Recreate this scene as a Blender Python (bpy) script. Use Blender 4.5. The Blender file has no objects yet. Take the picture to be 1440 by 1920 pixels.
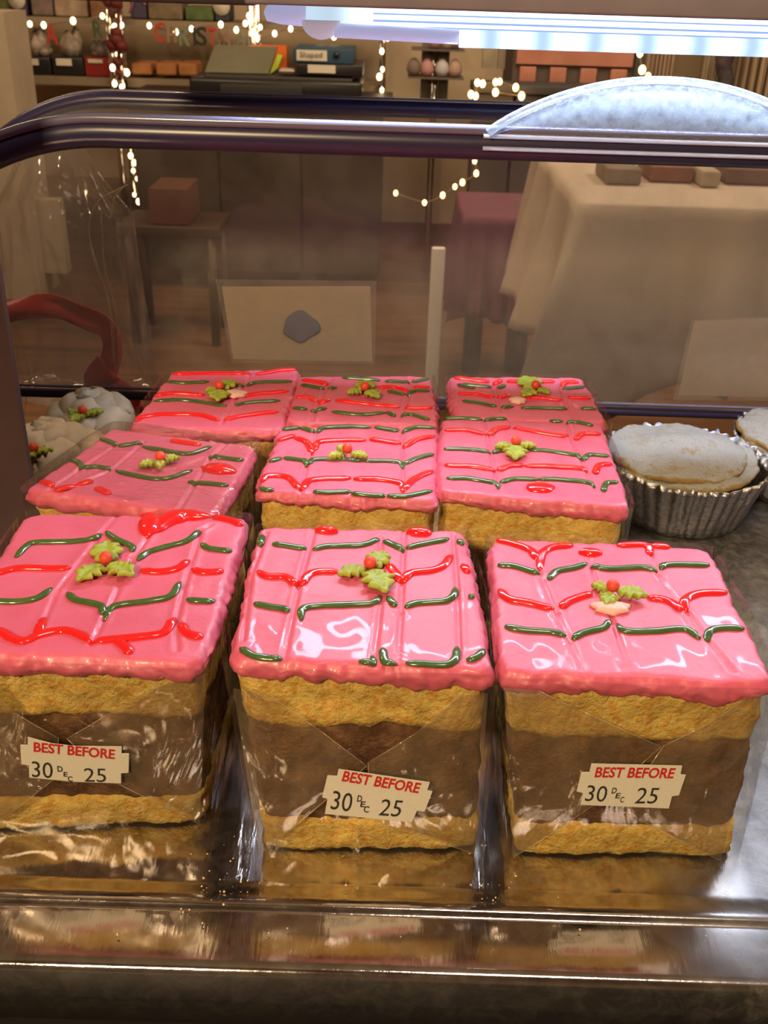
import bpy, bmesh, math, random
from mathutils import Vector, Matrix, noise, geometry
random.seed(7)
SC = bpy.context.scene
COL = SC.collection
# ------------------------------------------------------------------ camera
F_PX = 1900.0
TH = math.radians(28.0)
ROLL = math.radians(1.8)
EYE = Vector((0, 0, 0.25))
FWD = Vector((0, math.cos(TH), -math.sin(TH)))
R0 = Vector((1, 0, 0)); U0 = Vector((0, math.sin(TH), math.cos(TH)))
RT = math.cos(ROLL)*R0 + math.sin(ROLL)*U0
UP = -math.sin(ROLL)*R0 + math.cos(ROLL)*U0
cam = bpy.data.cameras.new('camera'); camo = bpy.data.objects.new('camera', cam); COL.objects.link(camo)
cam.sensor_fit = 'VERTICAL'; cam.sensor_height = 36.0; cam.sensor_width = 27.0
cam.lens = F_PX/1920*36.0
cam.clip_start = 0.01; cam.clip_end = 50
M3 = Matrix((RT, UP, -FWD)).transposed()
camo.matrix_world = Matrix.Translation(EYE) @ M3.to_4x4()
SC.camera = camo
cam.dof.use_dof = True; cam.dof.focus_distance = 0.36; cam.dof.aperture_fstop = 40.0
# ------------------------------------------------------------------ world, exposure, lights
SC.view_settings.view_transform = 'Standard'; SC.view_settings.look = 'None'
SC.view_settings.gamma = 1.0; SC.view_settings.use_curve_mapping = False
SC.view_settings.exposure = 0.85
SC.cycles.max_bounces = 14; SC.cycles.transparent_max_bounces = 28
SC.cycles.transmission_bounces = 10; SC.cycles.glossy_bounces = 6; SC.cycles.diffuse_bounces = 4
SC.cycles.sample_clamp_indirect = 4.0
SC.cycles.caustics_reflective = False; SC.cycles.caustics_refractive = False
SC.cycles.use_denoising = True
wd = bpy.data.worlds.new('world'); SC.world = wd; wd.use_nodes = True
wd.node_tree.nodes['Background'].inputs[0].default_value = (0.9, 0.72, 0.55, 1)
wd.node_tree.nodes['Background'].inputs[1].default_value = 0.2

def area(name, loc, target, size, power, color, sy=None):
    l = bpy.data.lights.new(name, 'AREA'); l.energy = power; l.color = color
    l.shape = 'RECTANGLE'; l.size = size; l.size_y = sy or size
    o = bpy.data.objects.new(name, l); COL.objects.link(o)
    o.location = loc
    d = (Vector(target) - Vector(loc)).normalized()
    o.rotation_euler = d.to_track_quat('-Z', 'Y').to_euler()
    return o
WARM = (1.0, 0.72, 0.42)
area('staff_side_light', (-0.35, -0.75, 0.85), (0, 0.35, 0.03), 0.16, 9.5, (1.0, 0.73, 0.40))
area('ceiling_light_left', (-1.4, 2.0, 1.5), (-1.2, 3.0, -0.8), 0.6, 13, WARM)
area('ceiling_light_far', (0.3, 3.0, 1.5), (0.2, 3.8, -0.6), 0.8, 15, WARM)
area('ceiling_light_right', (1.6, 2.4, 1.5), (1.3, 2.6, -0.8), 0.7, 13, (1.0, 0.8, 0.58))
area('ceiling_light_counter', (0.25, 0.1, 1.5), (0.1, 0.5, 0), 0.30, 4.5, (1.0, 0.8, 0.6))

# ------------------------------------------------------------------ pixel helpers (1440x1920 frame)
def ray(px, py):
    return ((px-720)/F_PX*RT - (py-960)/F_PX*UP + FWD)
def at_z(px, py, z):
    d = ray(px, py); t = (z-EYE.z)/d.z
    return EYE + d*t
def at_y(px, py, Y):
    d = ray(px, py); t = (Y-EYE.y)/d.y
    return EYE + d*t
def at_plane(px, py, p, n):
    d = ray(px, py); t = (p-EYE).dot(n)/d.dot(n)
    return EYE + d*t

# ------------------------------------------------------------------ object helpers
def thing(name, label, cat, loc=(0, 0, 0), group=None):
    o = bpy.data.objects.new(name, None); COL.objects.link(o)
    o.location = loc; o.empty_display_size = 0.02
    o['label'] = label; o['category'] = cat
    if group: o['group'] = group
    return o
def tag(o, label=None, cat=None, group=None, kind=None):
    if label: o['label'] = label
    if cat: o['category'] = cat
    if group: o['group'] = group
    if kind: o['kind'] = kind
    return o
def mesh(name, vs, fs, mat, parent=None, smooth=True, mats=None, fm=None):
    off = parent.location if parent else Vector((0, 0, 0))
    if parent and parent.parent: off = off + parent.parent.location
    me = bpy.data.meshes.new(name)
    me.from_pydata([tuple(Vector(v)-off) for v in vs], [], fs)
    bm = bmesh.new(); bm.from_mesh(me)
    bmesh.ops.recalc_face_normals(bm, faces=bm.faces); bm.to_mesh(me); bm.free()
    for m in (mats or [mat]): me.materials.append(m)
    if fm:
        for p, k in zip(me.polygons, fm): p.material_index = k
    if smooth:
        me.polygons.foreach_set('use_smooth', [True]*len(me.polygons))
    o = bpy.data.objects.new(name, me); COL.objects.link(o)
    if parent: o.parent = parent
    return o
class MB:
    def __init__(s): s.v = []; s.f = []
    def add(s, vs, fs):
        b = len(s.v); s.v += [Vector(v) for v in vs]; s.f += [tuple(i+b for i in f) for f in fs]; return s
    def box(s, a, b, bev=0.0):
        x0, y0, z0 = a; x1, y1, z1 = b
        if bev > 0:
            bm = bmesh.new(); bmesh.ops.create_cube(bm, size=1)
            for v in bm.verts: v.co = Vector(((x0+x1)/2+v.co.x*(x1-x0), (y0+y1)/2+v.co.y*(y1-y0), (z0+z1)/2+v.co.z*(z1-z0)))
            bmesh.ops.bevel(bm, geom=bm.edges[:], offset=bev, segments=3, affect='EDGES', profile=0.5)
            bm.verts.index_update()
            s.add([v.co.copy() for v in bm.verts], [tuple(v.index for v in f.verts) for f in bm.faces]); bm.free(); return s
        vs = [(x0,y0,z0),(x1,y0,z0),(x1,y1,z0),(x0,y1,z0),(x0,y0,z1),(x1,y0,z1),(x1,y1,z1),(x0,y1,z1)]
        return s.add(vs, [(0,3,2,1),(4,5,6,7),(0,1,5,4),(1,2,6,5),(2,3,7,6),(3,0,4,7)])
    def tube(s, pts, r, n=10, flat=1.0, upv=None, caps=True):
        pts = [Vector(p) for p in pts]; N = len(pts)
        rs = r if isinstance(r, (list, tuple)) else [r]*N
        b = len(s.v); prev = Vector(upv) if upv else None
        for i, p in enumerate(pts):
            t = (pts[min(i+1, N-1)]-pts[max(i-1, 0)]).normalized()
            if prev is None: prev = Vector((0, 0, 1)) if abs(t.z) < .9 else Vector((1, 0, 0))
            u = (prev - t*prev.dot(t)).normalized(); w = t.cross(u)
            if not upv: prev = u
            for k in range(n):
                a = 2*math.pi*k/n
                s.v.append(p + (u*math.cos(a)*flat + w*math.sin(a))*rs[i])
        for i in range(N-1):
            for k in range(n):
                s.f.append((b+i*n+k, b+i*n+(k+1) % n, b+(i+1)*n+(k+1) % n, b+(i+1)*n+k))
        if caps:
            s.f.append(tuple(b+k for k in range(n))[::-1]); s.f.append(tuple(b+(N-1)*n+k for k in range(n)))
        return s
    def lathe(s, prof, c, n=32):
        b = len(s.v); c = Vector(c)
        for (r, z) in prof:
            for k in range(n):
                a = 2*math.pi*k/n; s.v.append(c+Vector((r*math.cos(a), r*math.sin(a), z)))
        for i in range(len(prof)-1):
            for k in range(n):
                s.f.append((b+i*n+k, b+i*n+(k+1) % n, b+(i+1)*n+(k+1) % n, b+(i+1)*n+k))
        s.f.append(tuple(b+k for k in range(n))); s.f.append(tuple(b+(len(prof)-1)*n+k for k in range(n)))
        return s
    def build(s, name, mat, parent=None, smooth=True):
        return mesh(name, s.v, s.f, mat, parent, smooth)
def flatshade(o):
    o.data.polygons.foreach_set('use_smooth', [False]*len(o.data.polygons)); return o
def catmull(P, step):
    P = [Vector(p) for p in P]
    if len(P) == 1: return P
    Q = [P[0]*2-P[1]]+P+[P[-1]*2-P[-2]]
    out = []
    for i in range(1, len(Q)-2):
        n = max(2, int((Q[i+1]-Q[i]).length/step))
        for k in range(n):
            t = k/n
            a, b, c, d = Q[i-1], Q[i], Q[i+1], Q[i+2]
            out.append(0.5*((2*b)+(c-a)*t+(2*a-5*b+4*c-d)*t*t+(3*b-a-3*c+d)*t**3))
    out.append(P[-1]); return out

# ------------------------------------------------------------------ materials
def newmat(name):
    m = bpy.data.materials.new(name); m.use_nodes = True
    nt = m.node_tree; nt.nodes.clear()
    out = nt.nodes.new('ShaderNodeOutputMaterial')
    return m, nt, out
def N(nt, typ, **kw):
    n = nt.nodes.new(typ)
    for k, v in kw.items():
        if k.startswith('i_'): n.inputs[k[2:].replace('_', ' ')].default_value = v
        else: setattr(n, k, v)
    return n
def ramp(nt, fac, stops):
    r = nt.nodes.new('ShaderNodeValToRGB'); cr = r.color_ramp
    while len(cr.elements) > 1: cr.elements.remove(cr.elements[-1])
    for i, (p, c) in enumerate(stops):
        e = cr.elements[0] if i == 0 else cr.elements.new(p)
        e.position = p; e.color = (*c, 1)
    nt.links.new(fac, r.inputs[0]); return r.outputs[0]
def noisef(nt, scale, detail=6, rough=0.6, vec=None, dist=0.0, sx=None):
    n = nt.nodes.new('ShaderNodeTexNoise'); n.inputs['Scale'].default_value = scale
    n.inputs['Detail'].default_value = detail; n.inputs['Roughness'].default_value = rough
    n.inputs['Distortion'].default_value = dist
    tc = nt.nodes.new('ShaderNodeNewGeometry')
    src = tc.outputs['Position']
    if sx:
        mp = nt.nodes.new('ShaderNodeMapping'); mp.inputs['Scale'].default_value = sx
        nt.links.new(src, mp.inputs[0]); src = mp.outputs[0]
    nt.links.new(src, n.inputs['Vector']); return n.outputs['Fac']
def pmat(name, c1, c2=None, scale=80, rough=0.5, metal=0.0, bump=0.0, bscale=None, coat=0.0, sss=0.0, sssr=0.004, lo=.35, hi=.65, spec=0.5, bdist=0.001, sx=None, emis=None, es=0):
    m, nt, out = newmat(name)
    b = nt.nodes.new('ShaderNodeBsdfPrincipled'); nt.links.new(b.outputs[0], out.inputs[0])
    b.inputs['Roughness'].default_value = rough; b.inputs['Metallic'].default_value = metal
    b.inputs['Coat Weight'].default_value = coat; b.inputs['Specular IOR Level'].default_value = spec
    b.inputs['Base Color'].default_value = (*c1, 1)
    if c2:
        nt.links.new(ramp(nt, noisef(nt, scale, sx=sx), [(lo, c1), (hi, c2)]), b.inputs['Base Color'])
    if sss:
        b.inputs['Subsurface Weight'].default_value = sss; b.inputs['Subsurface Scale'].default_value = sssr
        b.inputs['Subsurface Radius'].default_value = (1, .5, .3)
    if bump:
        bp = nt.nodes.new('ShaderNodeBump'); bp.inputs['Strength'].default_value = bump; bp.inputs['Distance'].default_value = bdist
        nt.links.new(noisef(nt, bscale or scale, sx=sx), bp.inputs['Height']); nt.links.new(bp.outputs[0], b.inputs['Normal'])
    if emis:
        b.inputs['Emission Color'].default_value = (*emis, 1); b.inputs['Emission Strength'].default_value = es
    return m
def film(name, haze=0.03, hazec=(.8, .7, .55), gloss=1.0, rough=0.08, tint=(1, 1, 1), bump=0.3, bscale=40, sx=None, hscale=60, hz2=None, bdist=0.004, ior=1.45, fmax=.30):
    m, nt, out = newmat(name)
    tr = N(nt, 'ShaderNodeBsdfTransparent'); tr.inputs[0].default_value = (*tint, 1)
    gl = N(nt, 'ShaderNodeBsdfGlossy'); gl.inputs['Roughness'].default_value = rough
    df = N(nt, 'ShaderNodeBsdfDiffuse'); df.inputs[0].default_value = (*hazec, 1)
    tl = N(nt, 'ShaderNodeBsdfTranslucent'); tl.inputs[0].default_value = (*hazec, 1)
    dm = N(nt, 'ShaderNodeMixShader'); dm.inputs[0].default_value = 0.35
    nt.links.new(df.outputs[0], dm.inputs[1]); nt.links.new(tl.outputs[0], dm.inputs[2])
    bp = N(nt, 'ShaderNodeBump'); bp.inputs['Strength'].default_value = bump; bp.inputs['Distance'].default_value = bdist
    nt.links.new(noisef(nt, bscale, 3, .5, dist=1.2, sx=sx), bp.inputs['Height'])
    nt.links.new(bp.outputs[0], gl.inputs['Normal'])
    fr = N(nt, 'ShaderNodeFresnel'); fr.inputs[0].default_value = ior; nt.links.new(bp.outputs[0], fr.inputs['Normal'])
    mu0 = N(nt, 'ShaderNodeMath', operation='MULTIPLY', use_clamp=True); mu0.inputs[1].default_value = gloss
    nt.links.new(fr.outputs[0], mu0.inputs[0])
    mu = N(nt, 'ShaderNodeMath', operation='MINIMUM'); mu.inputs[1].default_value = fmax
    nt.links.new(mu0.outputs[0], mu.inputs[0])
    m1 = N(nt, 'ShaderNodeMixShader'); nt.links.new(tr.outputs[0], m1.inputs[1]); nt.links.new(dm.outputs[0], m1.inputs[2])
    hf = ramp(nt, noisef(nt, hscale, 5, .6, sx=sx), [(.3, (haze*.4,)*3), (.7, ((hz2 or haze*1.6),)*3)])
    nt.links.new(hf, m1.inputs[0])
    m2 = N(nt, 'ShaderNodeMixShader'); nt.links.new(mu.outputs[0], m2.inputs[0])
    nt.links.new(m1.outputs[0], m2.inputs[1]); nt.links.new(gl.outputs[0], m2.inputs[2])
    nt.links.new(m2.outputs[0], out.inputs[0]); return m
def emat(name, c, s):
    m, nt, out = newmat(name); e = N(nt, 'ShaderNodeEmission'); e.inputs[0].default_value = (*c, 1); e.inputs[1].default_value = s
    nt.links.new(e.outputs[0], out.inputs[0]); return m

M = {}
M['icing'] = pmat('pink_icing', (.68, .112, .19), (.73, .14, .235), 60, rough=.44, coat=.08, bump=.35, bscale=240, sss=.15, sssr=.003)
M['crust'] = M['icing']
M['red'] = pmat('red_icing', (.90, .018, .02), rough=.16, coat=.5, sss=.1)
M['green'] = pmat('dark_green_icing', (.055, .11, .028), (.075, .14, .035), 200, rough=.18, coat=.5)
M['sponge'] = pmat('yellow_sponge', (.84, .42, .06), (1.0, .72, .20), 330, rough=.95, bump=.8, bscale=700, bdist=.0022, sss=.08, lo=.34, hi=.56)
M['choc'] = pmat('brown_sponge', (.12, .042, .02), (.40, .20, .09), 110, rough=.95, bump=1.0, bscale=600, bdist=.0025, lo=.36, hi=.68)
M['leaf'] = pmat('holly_sugar', (.30, .36, .035), (.40, .46, .06), 300, rough=.5, bump=.3, bscale=600, sss=.2)
M['berry'] = pmat('berry_sugar', (.80, .07, .04), rough=.42, bump=.2, bscale=900)
M['cream'] = pmat('cream_blob', (.80, .50, .42), rough=.5, bump=.4, bscale=300)
M['bag'] = film('cellophane', haze=.02, gloss=1.1, rough=.05, bump=.9, bscale=26, sx=(1, 1, .55), tint=(.99, .97, .93), bdist=.006)
M['flap'] = film('cellophane_double', haze=.13, hz2=.24, hazec=(.72, .55, .36), gloss=1.4, rough=.12, bump=1.0, bscale=34, sx=(1, 1, .6), tint=(.97, .94, .88), bdist=.006)
M['crease'] = pmat('cellophane_crease', (.95, .85, .65), rough=.2, spec=.8)
M['paper'] = pmat('label_paper', (.72, .66, .56), (.76, .70, .6), 900, rough=.7)
M['ink_red'] = pmat('red_print', (.55, .02, .02), rough=.7)
M['ink_black'] = pmat('black_print', (.02, .02, .02), rough=.7)
M['violet'] = pmat('violet_edge_acrylic', (.035, .028, .075), rough=.30, spec=.45)
M['lid'] = film('scuffed_acrylic', haze=.26, hz2=.38, hazec=(.46, .39, .34), gloss=.9, rough=.10, bump=.35, bscale=14, hscale=22, tint=(.93, .91, .9))
M['lid_top'] = film('scuffed_acrylic_top', haze=.12, hz2=.3, hazec=(.6, .56, .55), gloss=1.0, rough=.15, bump=.3, bscale=14, hscale=60, tint=(.9, .88, .9), sx=(.3, 1, 1))
M['bead'] = pmat('clear_edge_bead', (.16, .15, .24), rough=.22, coat=.5)
M['frost'] = film('frosted_acrylic', haze=.50, hz2=.75, hazec=(.34, .39, .46), gloss=.8, rough=.3, bump=.35, bscale=500, hscale=300, bdist=.001)
M['gold'] = M['crease']

# stainless tray: brushed, scratched, dusted with icing sugar round the pies
def steel():
    m, nt, out = newmat('scratched_steel')
    b = N(nt, 'ShaderNodeBsdfPrincipled'); b.inputs['Metallic'].default_value = 1.0
    n1 = noisef(nt, 30, 8, .7); n2 = noisef(nt, 420, 4, .6, sx=(1, .12, 1), dist=.8)
    nt.links.new(ramp(nt, n1, [(.3, (.52, .47, .46)), (.7, (.70, .64, .62))]), b.inputs['Base Color'])
    nt.links.new(ramp(nt, n1, [(.3, (.06,)*3), (.75, (.16,)*3)]), b.inputs['Roughness'])
    g0 = N(nt, 'ShaderNodeNewGeometry'); s0 = N(nt, 'ShaderNodeSeparateXYZ'); nt.links.new(g0.outputs['Position'], s0.inputs[0])
    m0 = N(nt, 'ShaderNodeMapRange'); m0.inputs[1].default_value = .075; m0.inputs[2].default_value = .12; m0.inputs[3].default_value = 0; m0.inputs[4].default_value = .22
    nt.links.new(s0.outputs[0], m0.inputs[0])
    a0 = N(nt, 'ShaderNodeMath', operation='ADD'); nt.links.new(m0.outputs[0], a0.inputs[0]); nt.links.new(b.inputs['Roughness'].links[0].from_socket, a0.inputs[1]); nt.links.new(a0.outputs[0], b.inputs['Roughness'])
    bp = N(nt, 'ShaderNodeBump'); bp.inputs['Strength'].default_value = .12; bp.inputs['Distance'].default_value = .0005
    nt.links.new(n2, bp.inputs['Height']); nt.links.new(bp.outputs[0], b.inputs['Normal'])
    bc = b.inputs['Base Color'].links[0].from_socket
    m5 = N(nt, 'ShaderNodeMapRange'); m5.inputs[1].default_value = .085; m5.inputs[2].default_value = .12; m5.inputs[3].default_value = 0; m5.inputs[4].default_value = 1
    nt.links.new(s0.outputs[0], m5.inputs[0])
    gr = ramp(nt, noisef(nt, 16, 10, .8, dist=1.5), [(.38, (.03, .027, .027)), (.66, (.17, .15, .145))])  # steel colour darkened towards the right to hold down the LED's reflection
    mc = N(nt, 'ShaderNodeMix', data_type='RGBA'); nt.links.new(m5.outputs[0], mc.inputs[0]); nt.links.new(bc, mc.inputs[6]); nt.links.new(gr, mc.inputs[7])
    nt.links.new(mc.outputs[2], b.inputs['Base Color'])
    d = N(nt, 'ShaderNodeBsdfDiffuse'); d.inputs[0].default_value = (.5, .47, .44, 1)
    g = N(nt, 'ShaderNodeNewGeometry'); sp = N(nt, 'ShaderNodeSeparateXYZ'); nt.links.new(g.outputs['Position'], sp.inputs[0])
    mr = N(nt, 'ShaderNodeMapRange'); mr.inputs[1].default_value = .09; mr.inputs[2].default_value = .14
    mr.inputs[3].default_value = .07; mr.inputs[4].default_value = .32
    nt.links.new(sp.outputs[0], mr.inputs[0])
    ds = ramp(nt, noisef(nt, 120, 10, .8, dist=.6), [(.45, (.3,)*3), (.62, (1,)*3)])
    mu = N(nt, 'ShaderNodeMath', operation='MULTIPLY'); nt.links.new(mr.outputs[0], mu.inputs[0]); nt.links.new(ds, mu.inputs[1])
    mx = N(nt, 'ShaderNodeMixShader'); nt.links.new(mu.outputs[0], mx.inputs[0]); nt.links.new(b.outputs[0], mx.inputs[1]); nt.links.new(d.outputs[0], mx.inputs[2])
    nt.links.new(mx.outputs[0], out.inputs[0]); return m
M['steel'] = steel()
M['chrome'] = pmat('chrome', (.7, .66, .62), rough=.12, metal=1)
M['foil'] = pmat('foil', (.74, .75, .80), rough=.14, metal=1, bump=.7, bscale=190, bdist=.003)
M['black'] = pmat('black_plastic', (.018, .016, .018), rough=.35)
M['counter'] = pmat('dark_counter', (.006, .0045, .004), (.014, .010, .008), 60, rough=.6, spec=.15, bump=.2, bscale=40, sx=(.3, 1, 1))
M['hood'] = pmat('grey_violet_hood', (.20, .17, .21), (.24, .20, .24), 40, rough=.6)

# ------------------------------------------------------------------ setting
FZ = -0.85; WY = 4.7
wood, ntw, ow = newmat('brown_floor')
bw = N(ntw, 'ShaderNodeBsdfPrincipled'); ntw.links.new(bw.outputs[0], ow.inputs[0]); bw.inputs['Roughness'].default_value = .45
ntw.links.new(ramp(ntw, noisef(ntw, 3.0, 8, .65, sx=(.6, 4, 1), dist=.5), [(.3, (.06, .028, .013)), (.7, (.20, .09, .042))]), bw.inputs['Base Color'])
M['wood'] = wood
M['wall'] = pmat('beige_wall', (.50, .38, .26), (.56, .44, .31), 3, rough=.9)
def struct(name, mb, mat):
    o = flatshade(mb.build(name, mat)); o['kind'] = 'structure'; return o
struct('floor', MB().box((-3.2, -1.6, FZ-.05), (3.6, WY+.1, FZ)), M['wood'])
struct('wall_back', MB().box((-3.2, WY, FZ), (3.6, WY+.1, 1.6)), M['wall'])
struct('wall_left', MB().box((-3.3, -1.6, FZ), (-3.2, WY+.1, 1.6)), M['wall'])
struct('wall_right', MB().box((3.6, -1.6, FZ), (3.7, WY+.1, 1.6)), M['wall'])
struct('wall_front', MB().box((-3.3, -1.7, FZ), (3.7, -1.6, 1.6)), M['wall'])
struct('ceiling', MB().box((-3.3, -1.7, 1.6), (3.7, WY+.1, 1.7)), pmat('ceiling_paint', (.6, .54, .46), rough=.9))
struct('baseboard_back', MB().box((-3.2, WY-.02, FZ), (3.6, WY, FZ+.1)), pmat('brown_skirting', (.12, .06, .03), rough=.5))

# ------------------------------------------------------------------ counter and tray
cnt = thing('counter', 'dark counter under the steel tray', 'counter', (0, .35, FZ))
MB().box((-.75, .06, -.06), (.85, .60, -.022), .003).build('counter_top', M['counter'], cnt)
MB().box((-.72, .09, FZ), (.82, .58, -.06)).build('cabinet', pmat('dark_cabinet', (.03, .02, .018), rough=.5), cnt)

yb = at_z(720, 835, 0).y
y_in = at_z(720, 1662, 0).y       # flat floor ends
y_bd = at_z(720, 1712, 0).y       # ridge line
y_ed = at_z(720, 1822, 0).y       # front edge
XL = at_z(0, 1560, 0).x
def tray():
    prof = [(yb, .004), (yb-.004, .001), (yb-.010, 0)]
    n = 24
    for i in range(n+1): prof.append((yb-.010+(y_in-yb+.010)*i/n, 0.0))
    for i in range(1, 7):
        t = i/6; prof.append((y_in+(y_bd-y_in)*t, .0022*(t*t*(3-2*t))))
    prof.append((y_bd-.0006, .0020)); prof.append((y_bd-.0014, .0008))
    for i in range(1, 13):
        t = i/12; prof.append((y_bd-.0014+(y_ed-y_bd+.0014)*t, .0008-.0007*t**2.0))
    zl = prof[-1][1]
    prof += [(y_ed-.0010, zl-.0004), (y_ed-.0016, zl-.002), (y_ed-.0016, -.022)]
    xs = [-.74+1.58*i/60 for i in range(61)]
    vs = []; fs = []
    for x in xs:
        for (y, z) in prof:
            vs.append((x, y, z + .00025*noise.noise(Vector((x*9, y*9, 0)))))
    P = len(prof)
    for i in range(60):
        for j in range(P-1): fs.append((i*P+j, (i+1)*P+j, (i+1)*P+j+1, i*P+j+1))
    o = mesh('serving_tray', vs, fs, M['steel'])
    # sheet thickness below
    md = o.modifiers.new('solid', 'SOLIDIFY'); md.thickness = .0012; md.offset = 0 
    return o
tr = tray(); tag(tr, 'scratched stainless steel serving tray carrying all the cakes and pies', 'tray')

# ------------------------------------------------------------------ cakes
ZT = .074
def bil(q, u, v):   # q = FL, FR, BR, BL
    return (q[0]*(1-u)+q[1]*u)*(1-v) + (q[3]*(1-u)+q[2]*u)*v
def fr(p, s, o=4):
    return noise.fractal(Vector(p)*s, 0.8, 2.1, o)
def ring(q, z, n=40, rad=.06, outset=0.0):
    """rounded outline of a quad at height z: 4*n points"""
    pts = []
    c = (q[0]+q[1]+q[2]+q[3])/4
    prm = []
    for k in range(n): prm.append((k/n, 0))
    for k in range(n): prm.append((1, k/n))
    for k in range(n): prm.append((1-k/n, 1))
    for k in range(n): prm.append((0, 1-k/n))
    for (u, v) in prm:
        a, b = u*2-1, v*2-1
        # superellipse softening of the corner
        pw = 1/rad
        s = (abs(a)**pw+abs(b)**pw)**(-1/pw)
        p = bil(q, (a*s+1)/2, (b*s+1)/2)
        d = (p-c); d.z = 0; p = p + d.normalized()*outset
        pts.append(Vector((p.x, p.y, z)))
    return pts
def loft(rings, cap0=True, cap1=True):
    vs = []; fs = []; n = len(rings[0])
    for r in rings: vs += r
    for i in range(len(rings)-1):
        for k in range(n):
            fs.append((i*n+k, i*n+(k+1) % n, (i+1)*n+(k+1) % n, (i+1)*n+k))
    if cap0: fs.append(tuple(range(n))[::-1])
    if cap1: fs.append(tuple(range((len(rings)-1)*n, len(rings)*n)))
    return vs, fs
def lerpq(qb, qt, t): return [a*(1-t)+b*t for a, b in zip(qb, qt)]

def slab(name, qb, qt, za, zb, mat, parent, seed, amp=.0011, wav=.0016, inset=.0012, fold=True, nz=None):
    nz = nz or max(5, int((zb-za)/.0022)); rings = []
    for i in range(nz+1):
        t = i/nz
        z = za+(zb-za)*t
        r = ring(lerpq(qb, qt, z/ZT), z, 44, .07, -inset)
        c = sum(r, Vector())/len(r)
        o = []
        for p in r:
            d = (p-c).normalized(); q = p+Vector((seed*3.1, 0, 0))
            e = min(t, 1-t)*nz
            edge = -.0007 if e < .5 else 0
            pp = p + d*(amp*1.3*fr(q, 160)+.0007*fr(q, 45)+edge)
            pp.z += wav*noise.noise(Vector((p.x*70+seed, p.y*70, (0 if t < .5 else 5)))) * (1 if 0 < za else t)
            if za == 0 and i == 0: pp.z = 0.0012
            o.append(pp)
        rings.append(o)
    v, f = loft(rings); return mesh(name, v, f, mat, parent)

def hfun(P, grooves, seed):
    """height offset of the icing surface"""
    h = .0006*noise.noise(Vector((P.x*40+seed, P.y*40, 0))) + .00022*noise.noise(Vector((P.x*160+seed, P.y*90, 3)))
    for g in grooves:
        for a, b in zip(g, g[1:]):
            ax, ay = a.x, a.y; dx, dy = b.x-ax, b.y-ay; L = dx*dx+dy*dy
            t = max(0, min(1, ((P.x-ax)*dx+(P.y-ay)*dy)/L)) if L else 0
            d = math.hypot(P.x-ax-dx*t, P.y-ay-dy*t)
            if d < .004: h += -.0007*math.exp(-(d/.0006)**2) + .00022*math.exp(-((d-.0017)/.0008)**2)
    return h
def icing(qt, grooves, parent, seed, hem=.005, hemf=.006, n=150):
    c = sum(qt, Vector())/4
    r = ring(qt, ZT, n//2, .055)
    nn = len(r); vs = []; fs = []
    wob = [(.0010*fr(p+Vector((seed, 0, 0)), 60)+.0009*fr(p+Vector((seed, 5, 0)), 190)) for p in r]
    r = [p+(p-c).normalized()*w for p, w in zip(r, wob)]
    K = 64; rings = []
    R = .0028
    for k in range(1, K+1):
        s = (k/K)**.8
        o = []
        for p in r:
            P = c+(p-c)*s
            d = (p-P).length
            z = ZT + hfun(P, grooves, seed)
            if d < R: z -= R*.8*(1-math.sqrt(max(0, 1-((R-d)/R)**2)))*.8
            o.append(Vector((P.x, P.y, z)))
        rings.append(o)
    yf = min(p.y for p in r); yk = max(p.y for p in r)
    for j in range(1, 9):
        t = j/8; o = []
        for p, e in zip(r, rings[K-1]):
            f = (1-(p.y-yf)/(yk-yf)); f = max(0, min(1, (f-.75)/.2))
            hm = (hem*(1-f)+hemf*f)*(1+.55*noise.noise(Vector((p.x*60+seed*2, p.y*60, 1)))+.25*fr(Vector((p.x+seed, p.y, 2)), 170))
            d = (p-c).normalized()
            bul = .0011*math.sin(math.pi*min(1, t*1.05))+.0008*fr(Vector((p.x, p.y, t*.01+seed)), 130)+.0003*fr(Vector((p.x, p.y, t*.012+seed)), 420)
            if t > .99: bul = -.002
            q = p+d*bul
            o.append(Vector((q.x, q.y, e.z-hm*t + .0005*fr(Vector((p.x+seed, p.y, t*.02)), 260))))
        rings.append(o)
    vs, fs = loft(rings, False, True)
    vs.append(Vector((c.x, c.y, ZT+hfun(c, grooves, seed)))); ci = len(vs)-1
    for k in range(nn): fs.append((ci, k, (k+1) % nn))
    return mesh('pink_icing', vs, fs, M['icing'], parent)

QUAD = [None]
def keep_in(p, m=.0016):
    q = QUAD[0]; c = sum(q, Vector())/4
    for a, b in zip(q, q[1:]+q[:1]):
        e = (b-a).normalized(); n = Vector((-e.y, e.x, 0))
        if n.dot(c-a) < 0: n = -n
        d = n.dot(p-a)
        if d < m: p = p+n*(m-d)
    return p
def stroke(name, mat, pts, qinfo, parent, hw=.00135, flat=.62, wide=None):
    grooves, seed = qinfo
    P = [keep_in(at_z(x, y, ZT)) for x, y in pts]
    C = catmull(P, .0012) if len(P) > 1 else P
    n = len(C); rs = []; out = []
    for i, p in enumerate(C):
        t = i/max(1, n-1)
        e = min(1.0, .45+6*min(t, 1-t))
        w = hw*(wide*(math.sin(math.pi*t)*.9+.35) if wide else 1.0)
        rs.append(w*e*(1+.10*noise.noise(p*300)))
        h = hfun(p, grooves, seed)
        out.append(Vector((p.x, p.y, ZT+h+.25*hw)))
    return MB().tube(out, rs, 12, flat if not wide else .45, upv=(0, 0, 1)).build(name, mat, parent)

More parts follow.
